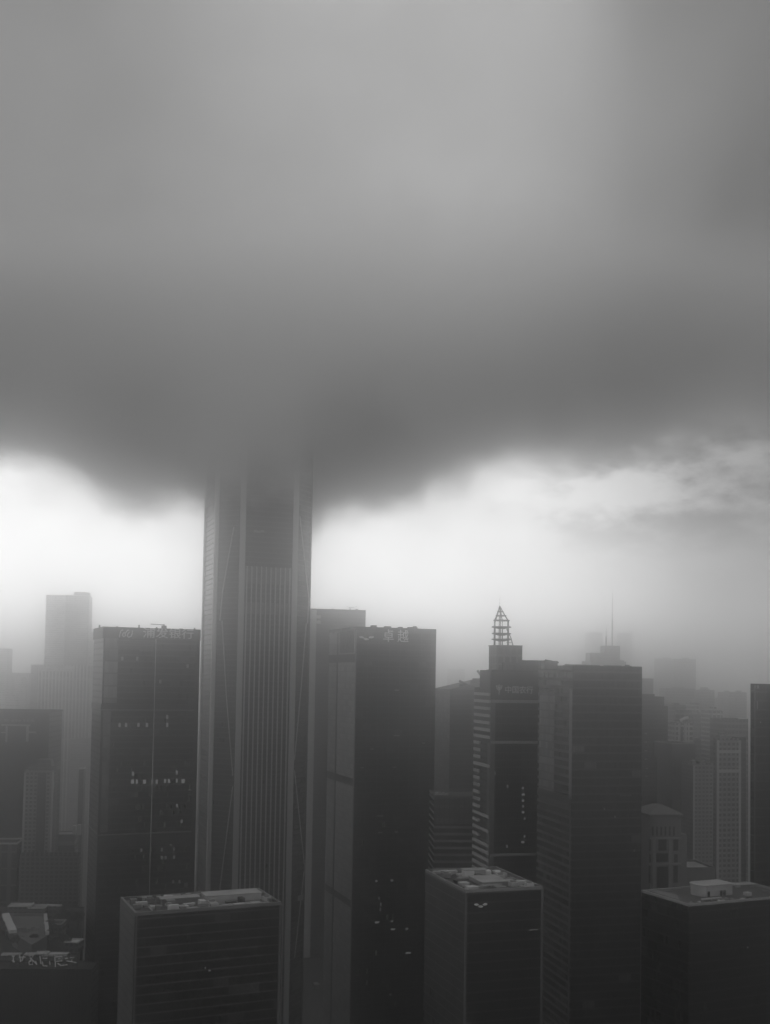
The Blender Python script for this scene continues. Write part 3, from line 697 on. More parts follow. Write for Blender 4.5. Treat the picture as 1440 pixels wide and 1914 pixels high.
# ------------------------------------------------------------------ H  big dark slab on the right of the bank
H_ = rect(1006, 1071, 1200, 540, 13.5, 1330)
zH = zat(1110, 1244.5, 545)
Hf = fac('slab tower glass', glass=0.05, rough=0.2, band=0.085, bandf=0.25, fh=4.1, frame=0.035, ff=.06, mw=1.5, patch=.25, blind=.02)
Hs = fac('slab tower side', glass=0.045, rough=0.25, band=0.105, bandf=0.38, fh=4.1, frame=0.05, ff=.04, mw=2.0, patch=.35)
tH = tower('slab_tower', 'broad dark slab tower with a plain front, standing in front of the striped bank building', 'skyscraper', H_, zH, [Hf, Hs], [0, 0, 0, 1], para=1.8)
w = Wall(H_[0], H_[1]); wl = Wall(H_[3], H_[0])
mb = MB(); wl.box(mb, 3, wl.L*.5, wl.px(1025, 1478)[1], wl.px(1025, 1292)[1], -.1, .35); mb.build('side_panel', fac('slab side panel', glass=.20, rough=.4, band=.12, bandf=.18, fh=4.1, frame=.08, ff=.05, mw=3), tH)
mb = MB(); wl.box(mb, wl.L-3.4, wl.L-.4, wl.px(1064, 1492)[1], wl.px(1064, 1288)[1], -.1, .4); mb.build('corner_strip', plain('corner strip', .26, .4), tH)
mb = MB(); wl.box(mb, wl.L-2.4, wl.L-.9, 0, wl.px(1064, 1502)[1], -.1, .3); mb.build('corner_strip', plain('lower corner strip', .12, .4), tH)
for (ya, yb) in ((1494, 1480),):
    mb = MB(); wl.box(mb, 1, wl.L-.5, wl.px(1035, ya)[1], wl.px(1035, yb)[1], -.1, .4); mb.build('refuge_floor_band', DARK, tH)
    mb = MB(); wl.box(mb, 3, wl.L-3, wl.px(1035, ya+9)[1], wl.px(1035, ya+.3)[1], -.1, .3); mb.build('refuge_floor_band', plain('pale refuge', .09, .5), tH)
a0, z0 = wl.px(1012, 1299); a1, z1 = wl.px(1038, 1288)
lettering('农行', wl, min(a0, a1)+1, max(a0, a1)-1, z0, z1, .36, plain('faint letters', .17, .6), tH)
mb = MB(); w.pbox(mb, 1158, 1488, 1200, 1497, -.1, .1); mb.build('wall_panel', DARK, tH)
lit(w, [(1130, 1512, .7), (1150, 1527, .8), (1186, 1590, .8)], tH, 1.0, 1.2, LITD)
for px, hh, ww in ((1040, 2.2, 7), (1090, .6, 9), (1120, .5, 6), (1160, .5, 8)):
    q = w.P(w.px(px, 1245)[0], 0, -9); MB().box((q.x, q.y), ww, 5, zH-1.85, zH+hh, R(13.5)).build('vent_housing', GREY, tH)
q = w.P(w.px(1036, 1241)[0], 0, -12); mb = MB(); mb.tube([(q.x, q.y, zH+2.6), (q.x+7, q.y, zH+1.4)], .4, 5); mb.tube([(q.x, q.y, zH-1.9), (q.x, q.y, zH+2.6)], .3, 5); mb.build('gondola_crane', STEEL, tH)
rooftop(tH, H_, zH-1.8, 9, n=6, hmax=1.6)

# ------------------------------------------------------------------ antenna building behind the slab
X_ = rect(1103, 1105, 1171, 1450, 10, 1230, depth=35)
zX = zat(1140, 1236, 1450)
Xf = fac('antenna building wall', glass=.10, rough=.4, band=.16, bandf=.35, fh=4, frame=.14, ff=.15, mw=3)
tX = tower('antenna_building', 'hazy stepped building with two roof masts, showing above the slab tower', 'building', X_, zX, Xf)
w = Wall(X_[0], X_[1])
def xbox(xa, ya, xb, yb, name, d0=4, d1=20):
    a0, z1 = w.px(xa, ya); a1, _ = w.px(xb, ya); mb = MB(); w.box(mb, a0, a1, zX-1.7, z1, -d1, -d0); mb.build(name, Xf, tX)
xbox(1105, 1220, 1131, 1240, 'roof_block'); xbox(1134, 1206.5, 1163.5, 1240, 'roof_block', 8, 22); xbox(1163.7, 1234, 1171, 1240, 'roof_block', 8, 16); xbox(1118, 1232.5, 1143, 1240, 'roof_block', 1, 3.9)
for (px, ya, r) in ((1152, 1107, .9), (1140.5, 1171, .9)):
    a, z = w.px(px, ya); a_, z_ = w.px(px, 1207); mb = MB(); q = w.P(a_, 0, -14)
    mb.tube([(q.x, q.y, z_-1), (q.x, q.y, z_+(z-z_)*.5)], r, 6); mb.tube([(q.x, q.y, z_+(z-z_)*.5), (q.x, q.y, z)], r*.6, 6, r1=r*.25); mb.build('mast', GREY, tX)

# ------------------------------------------------------------------ FL  front block, bottom left
L_ = rect(225, 253, 526, 430, 24, 1690)
zL = zat(253, 1706, 430)
Lf = fac('front left glass', glass=0.02, rough=0.2, band=0.085, bandf=0.16, fh=3.75, frame=0.024, ff=.06, mw=1.5, blind=.03, patch=.4, spec=.4)
Ls = fac('front left side', glass=0.11, rough=0.35, band=0.12, bandf=0.2, fh=3.75, frame=0.10, var=.08, ff=.1, mw=2)  # sky reflection on the left face put into this paler colour
tL = tower('front_office', 'dark front block with thin floor lines and cluttered flat roof, at the bottom left', 'building', L_, zL, [Lf, Ls], [0, 0, 0, 1], para=1.3, parapet=plain('pale coping', .17, .6), thick=1.0, roof=plain('front roof felt', .10, .9, grain=.5, scale=.15))
w = Wall(L_[0], L_[1]); wl = Wall(L_[3], L_[0])
mb = MB(); w.box(mb, .35, 1.0, 0, zL-1.4, -.1, .3); w.box(mb, w.L-.9, w.L+.2, 0, zL-1.4, -.1, .3); mb.build('corner_trim', plain('corner trim', .12, .5), tL)
mb = MB()
for k_ in range(8): wl.box(mb, wl.L-2.6, wl.L-1.2, zL-22-k_*14, zL-15-k_*14, -.1, .05)
mb.build('side_openings', DARK, tL)
lit(w, [(384, 1809, .7), (392, 1814, 1.0)], tL, .8, .6, LIT)
zr = zL-1.3
rooftop(tL, L_, zr, 21, n=30, mats=(LIGHTM, GREY, CONC, PALE, STEEL), hmax=2.6, inset_by=1.5, fans=6,
        big=[(44, 16, 24, 9, 3.2, LIGHTM), (22, 18, 16, 5, 2.4, CONC)])
def pipe(a, b, a1, b1, z, r=.25):
    Aq, t1, t2 = Vector(L_[0]), (Vector(L_[1])-Vector(L_[0])).normalized(), (Vector(L_[3])-Vector(L_[0])).normalized()
    p, q = Aq+t1*a+t2*b, Aq+t1*a1+t2*b1; MB().tube([(p.x, p.y, z), (q.x, q.y, z)], r, 6).build('pipe', LIGHTM, tL)
pipe(15, 4, 57, 4.5, zr+.6); pipe(15, 5.2, 50, 5.6, zr+.6); pipe(57, 4.5, 57.5, 20, zr+.6); pipe(8, 3, 8, 20, zr+.5); pipe(52, 20, 58, 6, zr+.7, .35)

# ------------------------------------------------------------------ FR  front block with small emblem
M_ = rect(795, 870.5, 1015, 440, 18, 1650)
zM = zat(870, 1663.5, 440)
Mf = fac('front emblem glass', glass=0.022, rough=0.18, band=0.055, bandf=0.2, fh=4.0, frame=0.026, ff=.06, mw=1.5, patch=.4, blind=.01, spec=.45, var=.2)
Ms = fac('front emblem side', glass=0.085, rough=0.22, band=0.09, bandf=0.12, fh=4.0, frame=0.08, ff=.05, mw=1.5, patch=.2, var=.08, tilt=0)  # side painted lighter than the front in place of reflected sky
tM = tower('emblem_block', 'dark front block with a small three-petal emblem and a cluttered flat roof, bottom centre', 'building', M_, zM, [Mf, Ms], [0, 0, 0, 1], para=1.2, parapet=plain('pale coping b', .26, .6), thick=.7, roof=plain('emblem roof felt', .075, .9, grain=.5, scale=.15))
w = Wall(M_[0], M_[1]); wl = Wall(M_[3], M_[0])
petals(w, [(890.5, 1690.5, -.1), (898.2, 1694, 0), (906.5, 1690, .12)], .68, tM)
mb = MB(); w.box(mb, -.25, .8, 0, zM-1.3, -.1, .3); w.box(mb, w.L-.7, w.L+.2, 0, zM-1.3, -.1, .3); mb.build('corner_trim', plain('corner trim b', .12, .5), tM)
lit(w, [(998, 1738, 4.5)], tM, .9, .35, LITD); lit(w, [(930, 1721, 2.2)], tM, .9, .8, plain('faint pane', .08, .5))
zr = zM-1.2; dM = Wall(M_[0], M_[3]).L
rooftop(tM, M_, zr, 33, n=18, mats=(GREY, LIGHTM, PALE, STEEL), hmax=2.0, inset_by=1.6, fans=4,
        big=[(w.L*.52, 18, 12, 15, 1.6, plain('plant screen', .30, .7)), (w.L*.40, 31, 4.2, 4.2, 3.4, WHITE), (w.L*.62, 36, 6, 5, 2.2, PALE)])
for (fa, fb) in ((.70, 32.5), (.80, 30.5)):
    q = Vector(M_[0])+w.t*(w.L*fa)+(Vector(M_[3])-Vector(M_[0])).normalized()*fb
    o = MB().cyl((q.x, q.y), 1.3, zr-.02, zr+2.2, 16).build('water_tank', WHITE, tM); MB().cyl((q.x, q.y), 1.3, zr+2.2, zr+2.8, 16, r1=.3).build('tank_lid', WHITE, o)
for fa in (.86, .91):
    p = Vector(M_[0])+w.t*(w.L*fa); q = p+(Vector(M_[3])-Vector(M_[0])).normalized()*(dM-5); p = p+(q-p).normalized()*4
    MB().tube([(p.x, p.y, zr+.6), (q.x, q.y, zr+.6)], .3, 6).build('pipe', GREY, tM)

# ------------------------------------------------------------------ FI  front block, bottom right
I_ = rect(1208, 1288, 1440, 430, 24, 1670, depth=30, width=58)
zI = zat(1288, 1690, 430)
If = fac('front right glass', glass=0.02, rough=0.2, band=0.026, bandf=0.2, fh=4.0, frame=0.022, ff=.06, mw=1.5, patch=.25, spec=.4, var=.15)
tI = tower('corner_block', 'dark front block with a drum-shaped roof house, in the bottom right corner', 'building', I_, zI, If, para=1.0, parapet=plain('pale coping c', .3, .6), thick=.8, roof=plain('corner roof felt', .085, .9, grain=.5, scale=.15))
w = Wall(I_[0], I_[1]); zr = zI-1.0
At, T1, T2 = Vector(I_[0]), w.t, (Vector(I_[3])-Vector(I_[0])).normalized()
def ip(a, b): q = At+T1*a+T2*b; return (q.x, q.y)
def onroof(px, py):
    d = ray(px, py); k = (zr-CAMZ)/d.z; q = Vector((d.x*k, d.y*k))-At; return q.dot(T1), q.dot(T2)
ra0, rb0 = onroof(1312, 1677.5); ra1, rb1 = onroof(1369, 1672); rb = rb0; rl, rd = ra1-ra0, 9.0
oval = []
for (ccx, ccy, q0, rr_) in ((ra0+3.2, rb+3.2, 180, 3.2), (ra0+rl-.6, rb+.6, 270, .6), (ra0+rl-.6, rb+rd-.6, 0, .6), (ra0+3.2, rb+rd-3.2, 90, 3.2)):
    for k_ in range(7): oval.append(ip(ccx+rr_*math.cos(R(q0+15*k_)), ccy+rr_*math.sin(R(q0+15*k_))))
o = MB().prism(oval, zr-.05, zr+4.4).build('roof_house', plain('roof house wall', .42, .7, grain=.25), tI)
MB().prism(inset(oval, -.5), zr+4.4, zr+4.8).build('roof_house_top', ROOFL, o)
mb = MB()
for a_ in (.22, .62, .72): q = ip(ra0+rl*a_, rb); mb.box(q, 1.2, .3, zr, zr+2.2, w.ang)
mb.build('doorway', DARK, o)
rooftop(tI, I_, zr, 41, n=0, fans=0, inset_by=2)
rnd = random.Random(19)
for i in range(12):
    q = ip(rnd.uniform(2, 36), rnd.uniform(1.6, 4.2)); MB().box(q, rnd.uniform(.8, 2.6), rnd.uniform(.8, 1.6), zr-.02, zr+rnd.uniform(.6, 1.5), w.ang+rnd.uniform(-.1, .1)).build('vent_housing', rnd.choice((PALE, LIGHTM, GREY, STEEL)), tI)
rnd = random.Random(8)
for i in range(14):
    a, b = rnd.uniform(30, 55), rnd.uniform(3, 26); h_ = rnd.uniform(.5, 1.8)
    if i < 5: a, b, h_ = rnd.uniform(3, 26), rnd.uniform(1.5, 4), rnd.uniform(.4, 1.0)
    MB().box(ip(a, b), rnd.uniform(1, 3), rnd.uniform(1, 2.5), zr-.02, zr+h_, w.ang).build('vent_housing', rnd.choice((GREY, LIGHTM, CONC, PALE)), tI)
mb = MB(); mb.prism([ip(*q) for q in ((2, 8), (8, 17), (6, 27), (2, 27))], zr-.02, zr+1.0); mb.build('roof_deck', plain('roof deck', .2, .8), tI)
for b0 in (26, 28): mb = MB(); mb.tube([(*ip(25, b0), zr+1.4), (*ip(55, b0-3), zr+1.4)], .3, 5); mb.build('pipe', LIGHTM, tI)
lit(w, [(1398, 1771, 1)], tI, .7, .7, LIT)

# ------------------------------------------------------------------ J  dark tower cut by the right edge
J_ = rect(1403, 1410, 1500, 494, 16, 1400, width=44)
zJ = zat(1415, 1278, 494)
Jf = fac('edge tower glass', glass=0.012, rough=0.2, band=0.02, bandf=0.2, fh=4.1, frame=0.02, ff=.08, mw=1.5)
tJ = tower('edge_tower', 'very dark glass tower cut off by the right edge of the photo', 'skyscraper', J_, zJ, Jf, para=1.5)
w = Wall(J_[0], J_[1])
mb = MB(); w.box(mb, 0, .5, 0, zJ-1.6, -.1, .3); mb.build('edge_fin', plain('edge fin', .09, .5), tJ)
lit(w, [(1411.5, 1284, 1), (1417, 1284, 1.3)], tJ, .8, 1.5, plain('faint pale pane', .2, .5))
lit(w, [(1411, 1318, 1), (1416, 1318, 1)], tJ, .6, 3.6, plain('faint pale pane', .2, .5))
lit(w, [(1422, 1350)], tJ, .6, .6, LITD)

# ------------------------------------------------------------------ K .. N  buildings on the right, middle distance
def simple(name, label, cat, pl, pc, pr, top, Y, deg, mats, edge=None, depth=None, para=1.2, roof=ROOF, **kw):
    P = rect(pl, pc, pr, Y, deg, HZ if 'py' not in kw else kw.pop('py'), depth=depth)
    z = zat((pc+pr)/2, top, Y)
    return tower(name, label, cat, P, z, mats, edge, para=para, roof=roof, **kw), P, z
Kf = fac('stepped tower glass', glass=0.045, rough=0.25, band=0.055, bandf=0.3, fh=4, frame=0.045, ff=.1, mw=1.6)
tK, K_, zK = simple('stepped_tower', 'dark tower with stepped shoulders directly right of the slab tower', 'skyscraper', 1180, 1186, 1242, 1302, 900, 12, Kf, depth=30)
w = Wall(K_[0], K_[1])
mb = MB(); a0, z1 = w.px(1195, 1297); a1, _ = w.px(1226, 1297); w.box(mb, a0, a1, zK-1.3, z1, -20, -2); mb.build('upper_step', Kf, tK)
mb = MB(); a0, z1 = w.px(1241, 1320); a1, _ = w.px(1249, 1320); w.box(mb, w.L, w.L+4, -.3, z1, -26, -1.0); mb.build('lower_shoulder', Kf, tK)
lit(w, [(1207.5, 1371), (1207.5, 1387), (1207.5, 1403), (1207.5, 1419), (1209, 1436), (1209, 1451)], tK, 2.2, 1.2, LITD)
tK2, K2, z = simple('rear_tower', 'hazy grey tower peeping over the stepped shoulders right of the slab tower', 'skyscraper', 1188, 1192, 1222, 1268, 1400, 12, fac('rear hazy glass', glass=.08, band=.1, fh=4), depth=30)
Of = fac('lidded block wall', glass=0.05, rough=0.3, band=0.065, bandf=0.3, fh=3.8, frame=0.05, ff=.12, mw=2)
tO, O_, zO = simple('lidded_block', 'square dark block with an overhanging top band, right of the stepped tower', 'building', 1251, 1258, 1294, 1390, 820, 14, Of, depth=24)
w = Wall(O_[0], O_[1]); wl = Wall(O_[3], O_[0]); zz = w.px(1276, 1418)[1]
mb = MB(); mb.prism(inset(O_, -1.6), zz, zO-.4, 0, False, True); mb.build('top_band', plain('top band', .06, .6), tO)
mb = MB(); mb.ring(inset(O_, -1.9), inset(O_, -.02), zO-.4, zO+.4); mb.build('coping', plain('pale edge', .25, .6), tO)

def classical():
    P = rect(1210, 1216, 1273, 600, 9, 1560, depth=22); z = zat(1245, 1528, 600); w = Wall(P[0], P[1])
    wallm = plain('buff rendered wall', .22, .8, grain=.25)
    cx = sum(p[0] for p in P)/4; cyy = sum(p[1] for p in P)/4
    t = thing('corniced_block', 'pale block with hipped roof, cornice and tall window bays, right of the slab tower', 'building', (cx, cyy, 0))
    MB().prism(P, -.3, z, 0, False).build('wall', wallm, t)
    mb = MB(); mb.prism(inset(P, -1.3), z, z+1.6, 0, True, True); mb.build('cornice', plain('dark cornice', .14, .8), t)  # cornice in a darker tone than the wall
    e = inset(P, -1.3); r = inset(P, 7); mb = MB(); zc = z+1.6
    for i in range(4):
        a, b, c, d = e[i], e[(i+1) % 4], r[(i+1) % 4], r[i]; mb.face([(*a, zc+.003), (*b, zc+.003), (*c, zc+4.2), (*d, zc+4.2)])
    mb.face([(*q, zc+4.2) for q in r]); mb.build('hipped_roof', plain('pale hipped roof', .16, .7, grain=.3), t)
    def win(xa, ya, xb, yb, k=1):
        a0 = w.px(xa, (ya+yb)/2)[0]; a1 = w.px(xb, (ya+yb)/2)[0]; z1 = w.px((xa+xb)/2, ya)[1]; z0 = w.px((xa+xb)/2, yb)[1]
        mb = MB(); w.box(mb, a0, a1, z0, z1, -.1, .04); f = mb.build('window', plain('dark window glass', .02, .15), t)
        mb = MB(); w.box(mb, a0-.25, a1+.25, z0-.3, z0, -.1, .22); mb.build('sill', wallm, f)
    for i in range(6): win(1219+i*7.9, 1545, 1222+i*7.9, 1562)
    win(1231, 1569, 1246, 1590); win(1214, 1569, 1217, 1590); win(1259, 1569, 1268, 1590)
    win(1227, 1595, 1249, 1611); win(1214, 1597, 1217, 1612); win(1260, 1597, 1267, 1612)
    win(1228, 1620, 1249, 1660); win(1259, 1618, 1267, 1650); win(1213, 1618, 1216, 1650)
    for py in (1567, 1615):
        zz = w.px(1242, py)[1]; mb = MB(); w.box(mb, -.3, w.L+.3, zz-.5, zz+.5, -.1, .5); mb.build('string_course', plain('string course', .30, .8), t)
    for px in (1223, 1253):
        a = w.px(px, 1600)[0]; mb = MB(); w.box(mb, a-.8, a+.8, 0, w.px(px, 1568.5)[1], -.1, .35); mb.build('pilaster', plain('string course', .30, .8), t)
    q = w.P(w.L+2, 0, -6); MB().box((q.x, q.y), 4, 10, -.3, w.px(1278, 1560)[1], R(9)).build('side_wing', wallm, t)
classical()
Rf = fac('flat tower wall', glass=0.03, rough=0.3, band=0.28, bandf=0.45, fh=3.0, frame=0.24, ff=.42, mw=3.0, var=.9, patch=.3)
Rs = fac('flat tower side', glass=0.05, rough=0.3, band=0.18, bandf=0.5, fh=3.0, frame=0.15, ff=.5, mw=3.4)
def apartment(name, label, pl, pc, pr, top, Y, deg, depth=None, jag=True):
    t, P, z = simple(name, label, 'apartment tower', pl, pc, pr, top, Y, deg, [Rf, Rs], [0, 0, 0, 1], depth=depth)
    w = Wall(P[0], P[1])
    for a in (-.3, w.L-1.2): mb = MB(); w.box(mb, a, a+1.5, 0, z-1.3, -.1, .5); mb.build('corner_pier', plain('pale corner pier', .42, .7), t)
    rnd = random.Random(int(pl*7+Y))
    for i in range(5 if jag else 0):
        a = rnd.uniform(3, max(3.5, w.L-4)); q = w.P(a, 0, -rnd.uniform(2, 10)); MB().box((q.x, q.y), rnd.uniform(2, 5), 4, z-1.3, z+rnd.uniform(.2, 3), R(deg)).build('roof_room', CONC, t)
    return t, w, z
tN, w, z = apartment('apartment_tower', 'pale gridded apartment tower immediately left of the dark tower at the right edge', 1334, 1341, 1384, 1380, 640, 15)
for zz in (w.px(1362, 1405)[1], w.px(1362, 1441)[1]): mb = MB(); w.box(mb, 0.1, w.L, zz-.9, zz+.9, -.1, .6); mb.build('floor_band', plain('pale floor band', .45, .7), tN)
P_ = [tuple(Wall(w.a, w.b).P(w.L+.05, 0, -.8).xy), tuple(w.P(w.L+4.5, 0, -.8).xy), tuple(w.P(w.L+4.5, 0, -14).xy), tuple(w.P(w.L+.05, 0, -14).xy)]
MB().prism(P_, -.3, w.px(1388, 1378)[1]).build('stair_tower', fac('stair tower wall', glass=.04, band=.07, fh=3), tN)
apartment('apartment_tower', 'grey apartment tower half hidden behind the pale gridded one, right of the lidded block', 1293, 1297, 1338, 1428, 800, 10, depth=20)
t_, P, z = simple('podium_building', 'low grey hall between the corniced block and the apartment tower', 'building', 1280, 1283, 1338, 1622, 620, 8, plain('hall wall', .17, .8), depth=26, roof=ROOFL)

# ------------------------------------------------------------------ hazy buildings on the right skyline
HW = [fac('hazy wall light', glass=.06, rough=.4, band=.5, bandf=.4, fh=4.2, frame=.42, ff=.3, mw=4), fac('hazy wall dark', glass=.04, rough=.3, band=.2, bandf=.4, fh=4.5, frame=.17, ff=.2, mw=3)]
for (name, label, pl, pr, top, Y, k, mod) in [
    ('hazy_tower', 'faint pale tower block on the right skyline, left one of the two tallest', 1231, 1268, 1231, 3000, 1, None),
    ('hazy_tower', 'faint darker tower block on the right skyline, right one of the two tallest', 1270, 1301, 1232, 2600, 1, None),
    ('hazy_block', 'wide faint grey block below the two tallest towers of the right skyline', 1244, 1300, 1287, 2100, 1, None),
    ('hazy_tower', 'faint round-topped tower in the middle of the right skyline', 1311, 1336, 1290, 2000, 1, 'dome'),
    ('hazy_block', 'low faint block just right of the round-topped hazy tower', 1337, 1354, 1307, 2300, 0, None),
    ('hazy_tower', 'faint grey tower halfway between the round-topped one and the right edge tower', 1355, 1373, 1294, 2150, 1, None),
    ('hazy_tower', 'faint grey tower nearest the dark tower at the right edge', 1376, 1396, 1294, 2050, 1, None),
    ('hazy_block', 'grey block behind the building with the bright curved roof', 1255, 1284, 1318, 1500, 1, None),
    ('hazy_tower', 'thin pale apartment slab right of the bright curved roof', 1300, 1309, 1314, 1450, 0, None),
    ('curved_roof_block', 'pale block with a bright curved roof edge and arched opening, right of the stepped tower', 1262, 1297, 1349, 1150, 0, 'arch'),
    ('hazy_tower', 'grey tower behind the lidded block, between curved roof and dotted pale slab', 1308, 1329, 1336, 1350, 1, None),
    ('hazy_tower', 'pale slab dotted with windows in the middle right distance', 1331, 1351, 1327, 1250, 0, None),
    ('hazy_block', 'wide flat grey block just above the gridded apartment tower', 1353, 1399, 1344, 1050, 1, 'line'),
    ('hazy_block', 'dim block between lidded block and dotted slab, low in the haze', 1298, 1322, 1385, 1280, 1, None)]:
    Y *= .8
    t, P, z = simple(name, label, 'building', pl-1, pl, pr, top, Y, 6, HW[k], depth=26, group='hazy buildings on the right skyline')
    w = Wall(P[0], P[1])
    if mod == 'dome':
        c = (sum(p[0] for p in P)/4, sum(p[1] for p in P)/4); MB().cyl(c, w.L*.42, z-1.3, z+4, 16, r1=w.L*.25).build('drum_top', HW[k], t)
    elif mod == 'arch':
        mb = MB(); a0, z0 = w.px(1271, 1347); a1, z1 = w.px(1286, 1341)
        pts = [w.P(a0+(a1-a0)*i/6, z0+(z1-z0)*math.sin(i/6*1.45), 1.0) for i in range(7)]; mb.tube(pts, 1.3, 6); mb.build('roof_edge', WHITE, t)
        for px in (1268, 1281, 1286): mb = MB(); w.pbox(mb, px, 1352, px+2.6, 1388, -.1, .7); mb.build('pale_strip', PALE, t)
        mb = MB(); w.pbox(mb, 1272.5, 1358, 1276.5, 1388, -.1, .3); mb.build('dark_bay', DARK, t)
        c = w.P(w.px(1288, 1340)[0], 0, -12); MB().cyl((c.x, c.y), 9, z-1.3, z+10, 18, r1=7).build('drum_top', HW[1], t)
    elif mod == 'line':
        mb = MB(); w.box(mb, w.L*.6, w.L, z, z+1, -.8, .1); mb.build('pale_coping', WHITE, t)
    else:
        q = w.P(w.L*.5, 0, -10); MB().box((q.x, q.y), w.L*.35, 8, z-1.3, z+2.5, R(6)).build('roof_room', HW[k], t)
# pair of ghost towers behind the antenna building and one behind the sloping-roofed block
for (label, pl, pr, top, Y) in [('very faint tower, left of the mast behind the antenna building', 1098, 1126, 1182, 3050), ('very faint tower, right of the mast behind the antenna building', 1158, 1181, 1183, 3080), ('very faint squat tower left of the crane jibs and striped bank', 839, 869, 1250, 2600)]:
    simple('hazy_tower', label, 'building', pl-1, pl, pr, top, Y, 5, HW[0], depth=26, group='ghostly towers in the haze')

# ------------------------------------------------------------------ left side
FW = [fac('far tower light wall', glass=.45, rough=.5, band=.72, bandf=.4, fh=3.4, frame=.65, ff=.2, mw=4), fac('far tower grey wall', glass=.25, rough=.5, band=.42, bandf=.4, fh=3.4, frame=.4, ff=.2, mw=4)]  # light wall painted paler to imitate thicker haze
Pf, Pz = rect(82, 84, 165, 1680, 8, 1200, depth=40), zat(125, 1112, 1680)
tV = tower('pale_tower', 'pale hazy twin-slab tower with a small step at its top right, on the left skyline', 'skyscraper', Pf, Pz, FW[0])
w = Wall(Pf[0], Pf[1])
a, _ = w.px(121, 1200); mb = MB(); w.box(mb, a, w.L-.1, 0, w.px(142, 1114)[1], -.1, 1.5); mb.build('right_slab', FW[1], tV)
a0, z1 = w.px(138, 1106); mb = MB(); w.box(mb, a0, w.L-.5, Pz-1.4, z1, -20, -1.5); mb.build('roof_room', FW[1], tV)
tV2, P, z = simple('fin_block', 'pale office block with close vertical ribs below the twin-slab tower', 'building', 57, 58, 168, 1243, 1580, 5, fac('ribbed wall', glass=.2, rough=.5, band=.4, bandf=.1, fh=30, frame=.75, ff=.4, mw=5), depth=40)
w = Wall(P[0], P[1]); mb = MB(); w.box(mb, 0.1, w.px(72, 1260)[0], 0, z-1.5, -.1, .6); mb.build('end_wall', FW[1], tV2)
mb = MB(); w.box(mb, w.px(76, 1250)[0], w.px(140, 1250)[0], w.px(100, 1255)[1], z-1.4, -.1, .8); mb.build('top_band', FW[0], tV2)
for (name, label, pl, pr, top, Y, k) in [
    ('hazy_tower', 'grey hazy tower cut off by the left edge of the photo', -14, 15, 1212, 1700, 1),
    ('hazy_tower', 'faint low tower between the left-edge tower and the ribbed block', 165, 186, 1182, 1690, 0),
    ('hazy_block', 'small pale block with a bright wall, left of the ribbed block', 29, 42, 1265, 1600, 0),
    ('hazy_block', 'grey block behind the small bright-walled block at far left', 20, 57, 1258, 1750, 1),
    ('hazy_block', 'white low block just above the dark building with the bracket mark', -6, 12, 1290, 1500, 0),
    ('hazy_block', 'white terraced block above the roof of the dark bracket-marked building', 13, 36, 1298, 1480, 0),
    ('hazy_block', 'faint grey block right of the dark bracket-marked building', 96, 132, 1330, 2400, 1),
    ('hazy_block', 'faint grey block nearest the bank tower in the left haze', 136, 172, 1382, 1500, 1)]:
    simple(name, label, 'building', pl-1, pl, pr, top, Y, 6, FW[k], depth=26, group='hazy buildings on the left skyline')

Uf = fac('bracket building glass', glass=0.012, rough=0.3, band=0.016, bandf=0.3, fh=4, frame=.014, ff=.1, mw=1.6)
tU, P, z = simple('bracket_building', 'dark square building with a pale bracket-shaped mark on its front, at the left edge', 'building', -75, -70, 95, 1329, 826, 3, Uf, depth=40)
w = Wall(P[0], P[1])
PB = plain('pale bracket strips', .3, .6); mb = MB()
for q in ((3, 1354, 57, 1357), (11, 1357.1, 14.5, 1387), (49.5, 1357.1, 54, 1386), (54.1, 1367, 68, 1370.5), (2, 1368, 10.9, 1370.5)): w.pbox(mb, *q, -.1, .5)
mb.build('bracket_mark', PB, tU)
mb = MB()
for i, (x0, x1) in enumerate(((8, 17), (22, 27), (28, 33), (34, 40), (44, 48), (50, 55), (58, 64))): w.pbox(mb, x0, 1344+(i % 2), x1, 1349, -.1, .4); 
mb.build('sign_letters', plain('worn letters', .16, .6), tU)
mb = MB(); mb.ring(inset(P, -.4), inset(P, -.01), z-.9, z+.3); mb.build('coping', STEEL, tU)

# stepped apartment tower, blocks beside it
tQ, w, z = apartment('apartment_tower', 'grey apartment tower with stepped top in front of the dark bracket-marked building', 46, 52, 106, 1440, 795, 8, depth=20, jag=False)
for (xa, xb, ya) in ((70, 96, 1420), (52, 70, 1430), (96, 105, 1433)):
    a0, z1 = w.px(xa, ya); a1, _ = w.px(xb, ya); mb = MB(); w.box(mb, a0, a1, z-1.3, z1, -14, -1.5); mb.build('roof_room', fac('roof room wall', glass=.08, band=.16, fh=3), tQ)
mb = MB(); a0 = w.px(78, 1480)[0]; w.box(mb, a0-3, a0+3, 0, z-2, -.1, .8); mb.build('lift_shaft', plain('dark shaft', .06, .7), tQ)
tS, P, z = simple('low_block', 'low dark block with pale roof edge at the left edge, below the stepped apartment tower', 'building', -20, -12, 43, 1576, 781, 8, fac('low dark wall', glass=.03, band=.16, fh=12, bandf=.1, mw=7, ff=.4, frame=.12), depth=24, parapet=PALE)
simple('low_block', 'broad grey windowed block left of the bank tower base', 'building', 44, 48, 158, 1598, 780, 6, fac('broad grey wall', glass=.03, band=.15, bandf=.45, fh=3.1, mw=3.4, ff=.4, frame=.13), depth=9)
t_, P, z = simple('low_block', 'pale stepped block in front of the bank tower, left of its foot', 'building', 108, 113, 149, 1560, 930, 8, fac('pale stepped wall', glass=.10, band=.2, bandf=.4, fh=9, mw=40, ff=.0), depth=22, roof=ROOFL)
w = Wall(P[0], P[1]); 
for xa, xb, ya in ((135, 141, 1545), (144, 150, 1543)): a0, z1 = w.px(xa, ya); a1, _ = w.px(xb, ya); mb = MB(); w.box(mb, a0, a1, z-1.3, z1, -8, -3); mb.build('roof_room', PALE, t_)
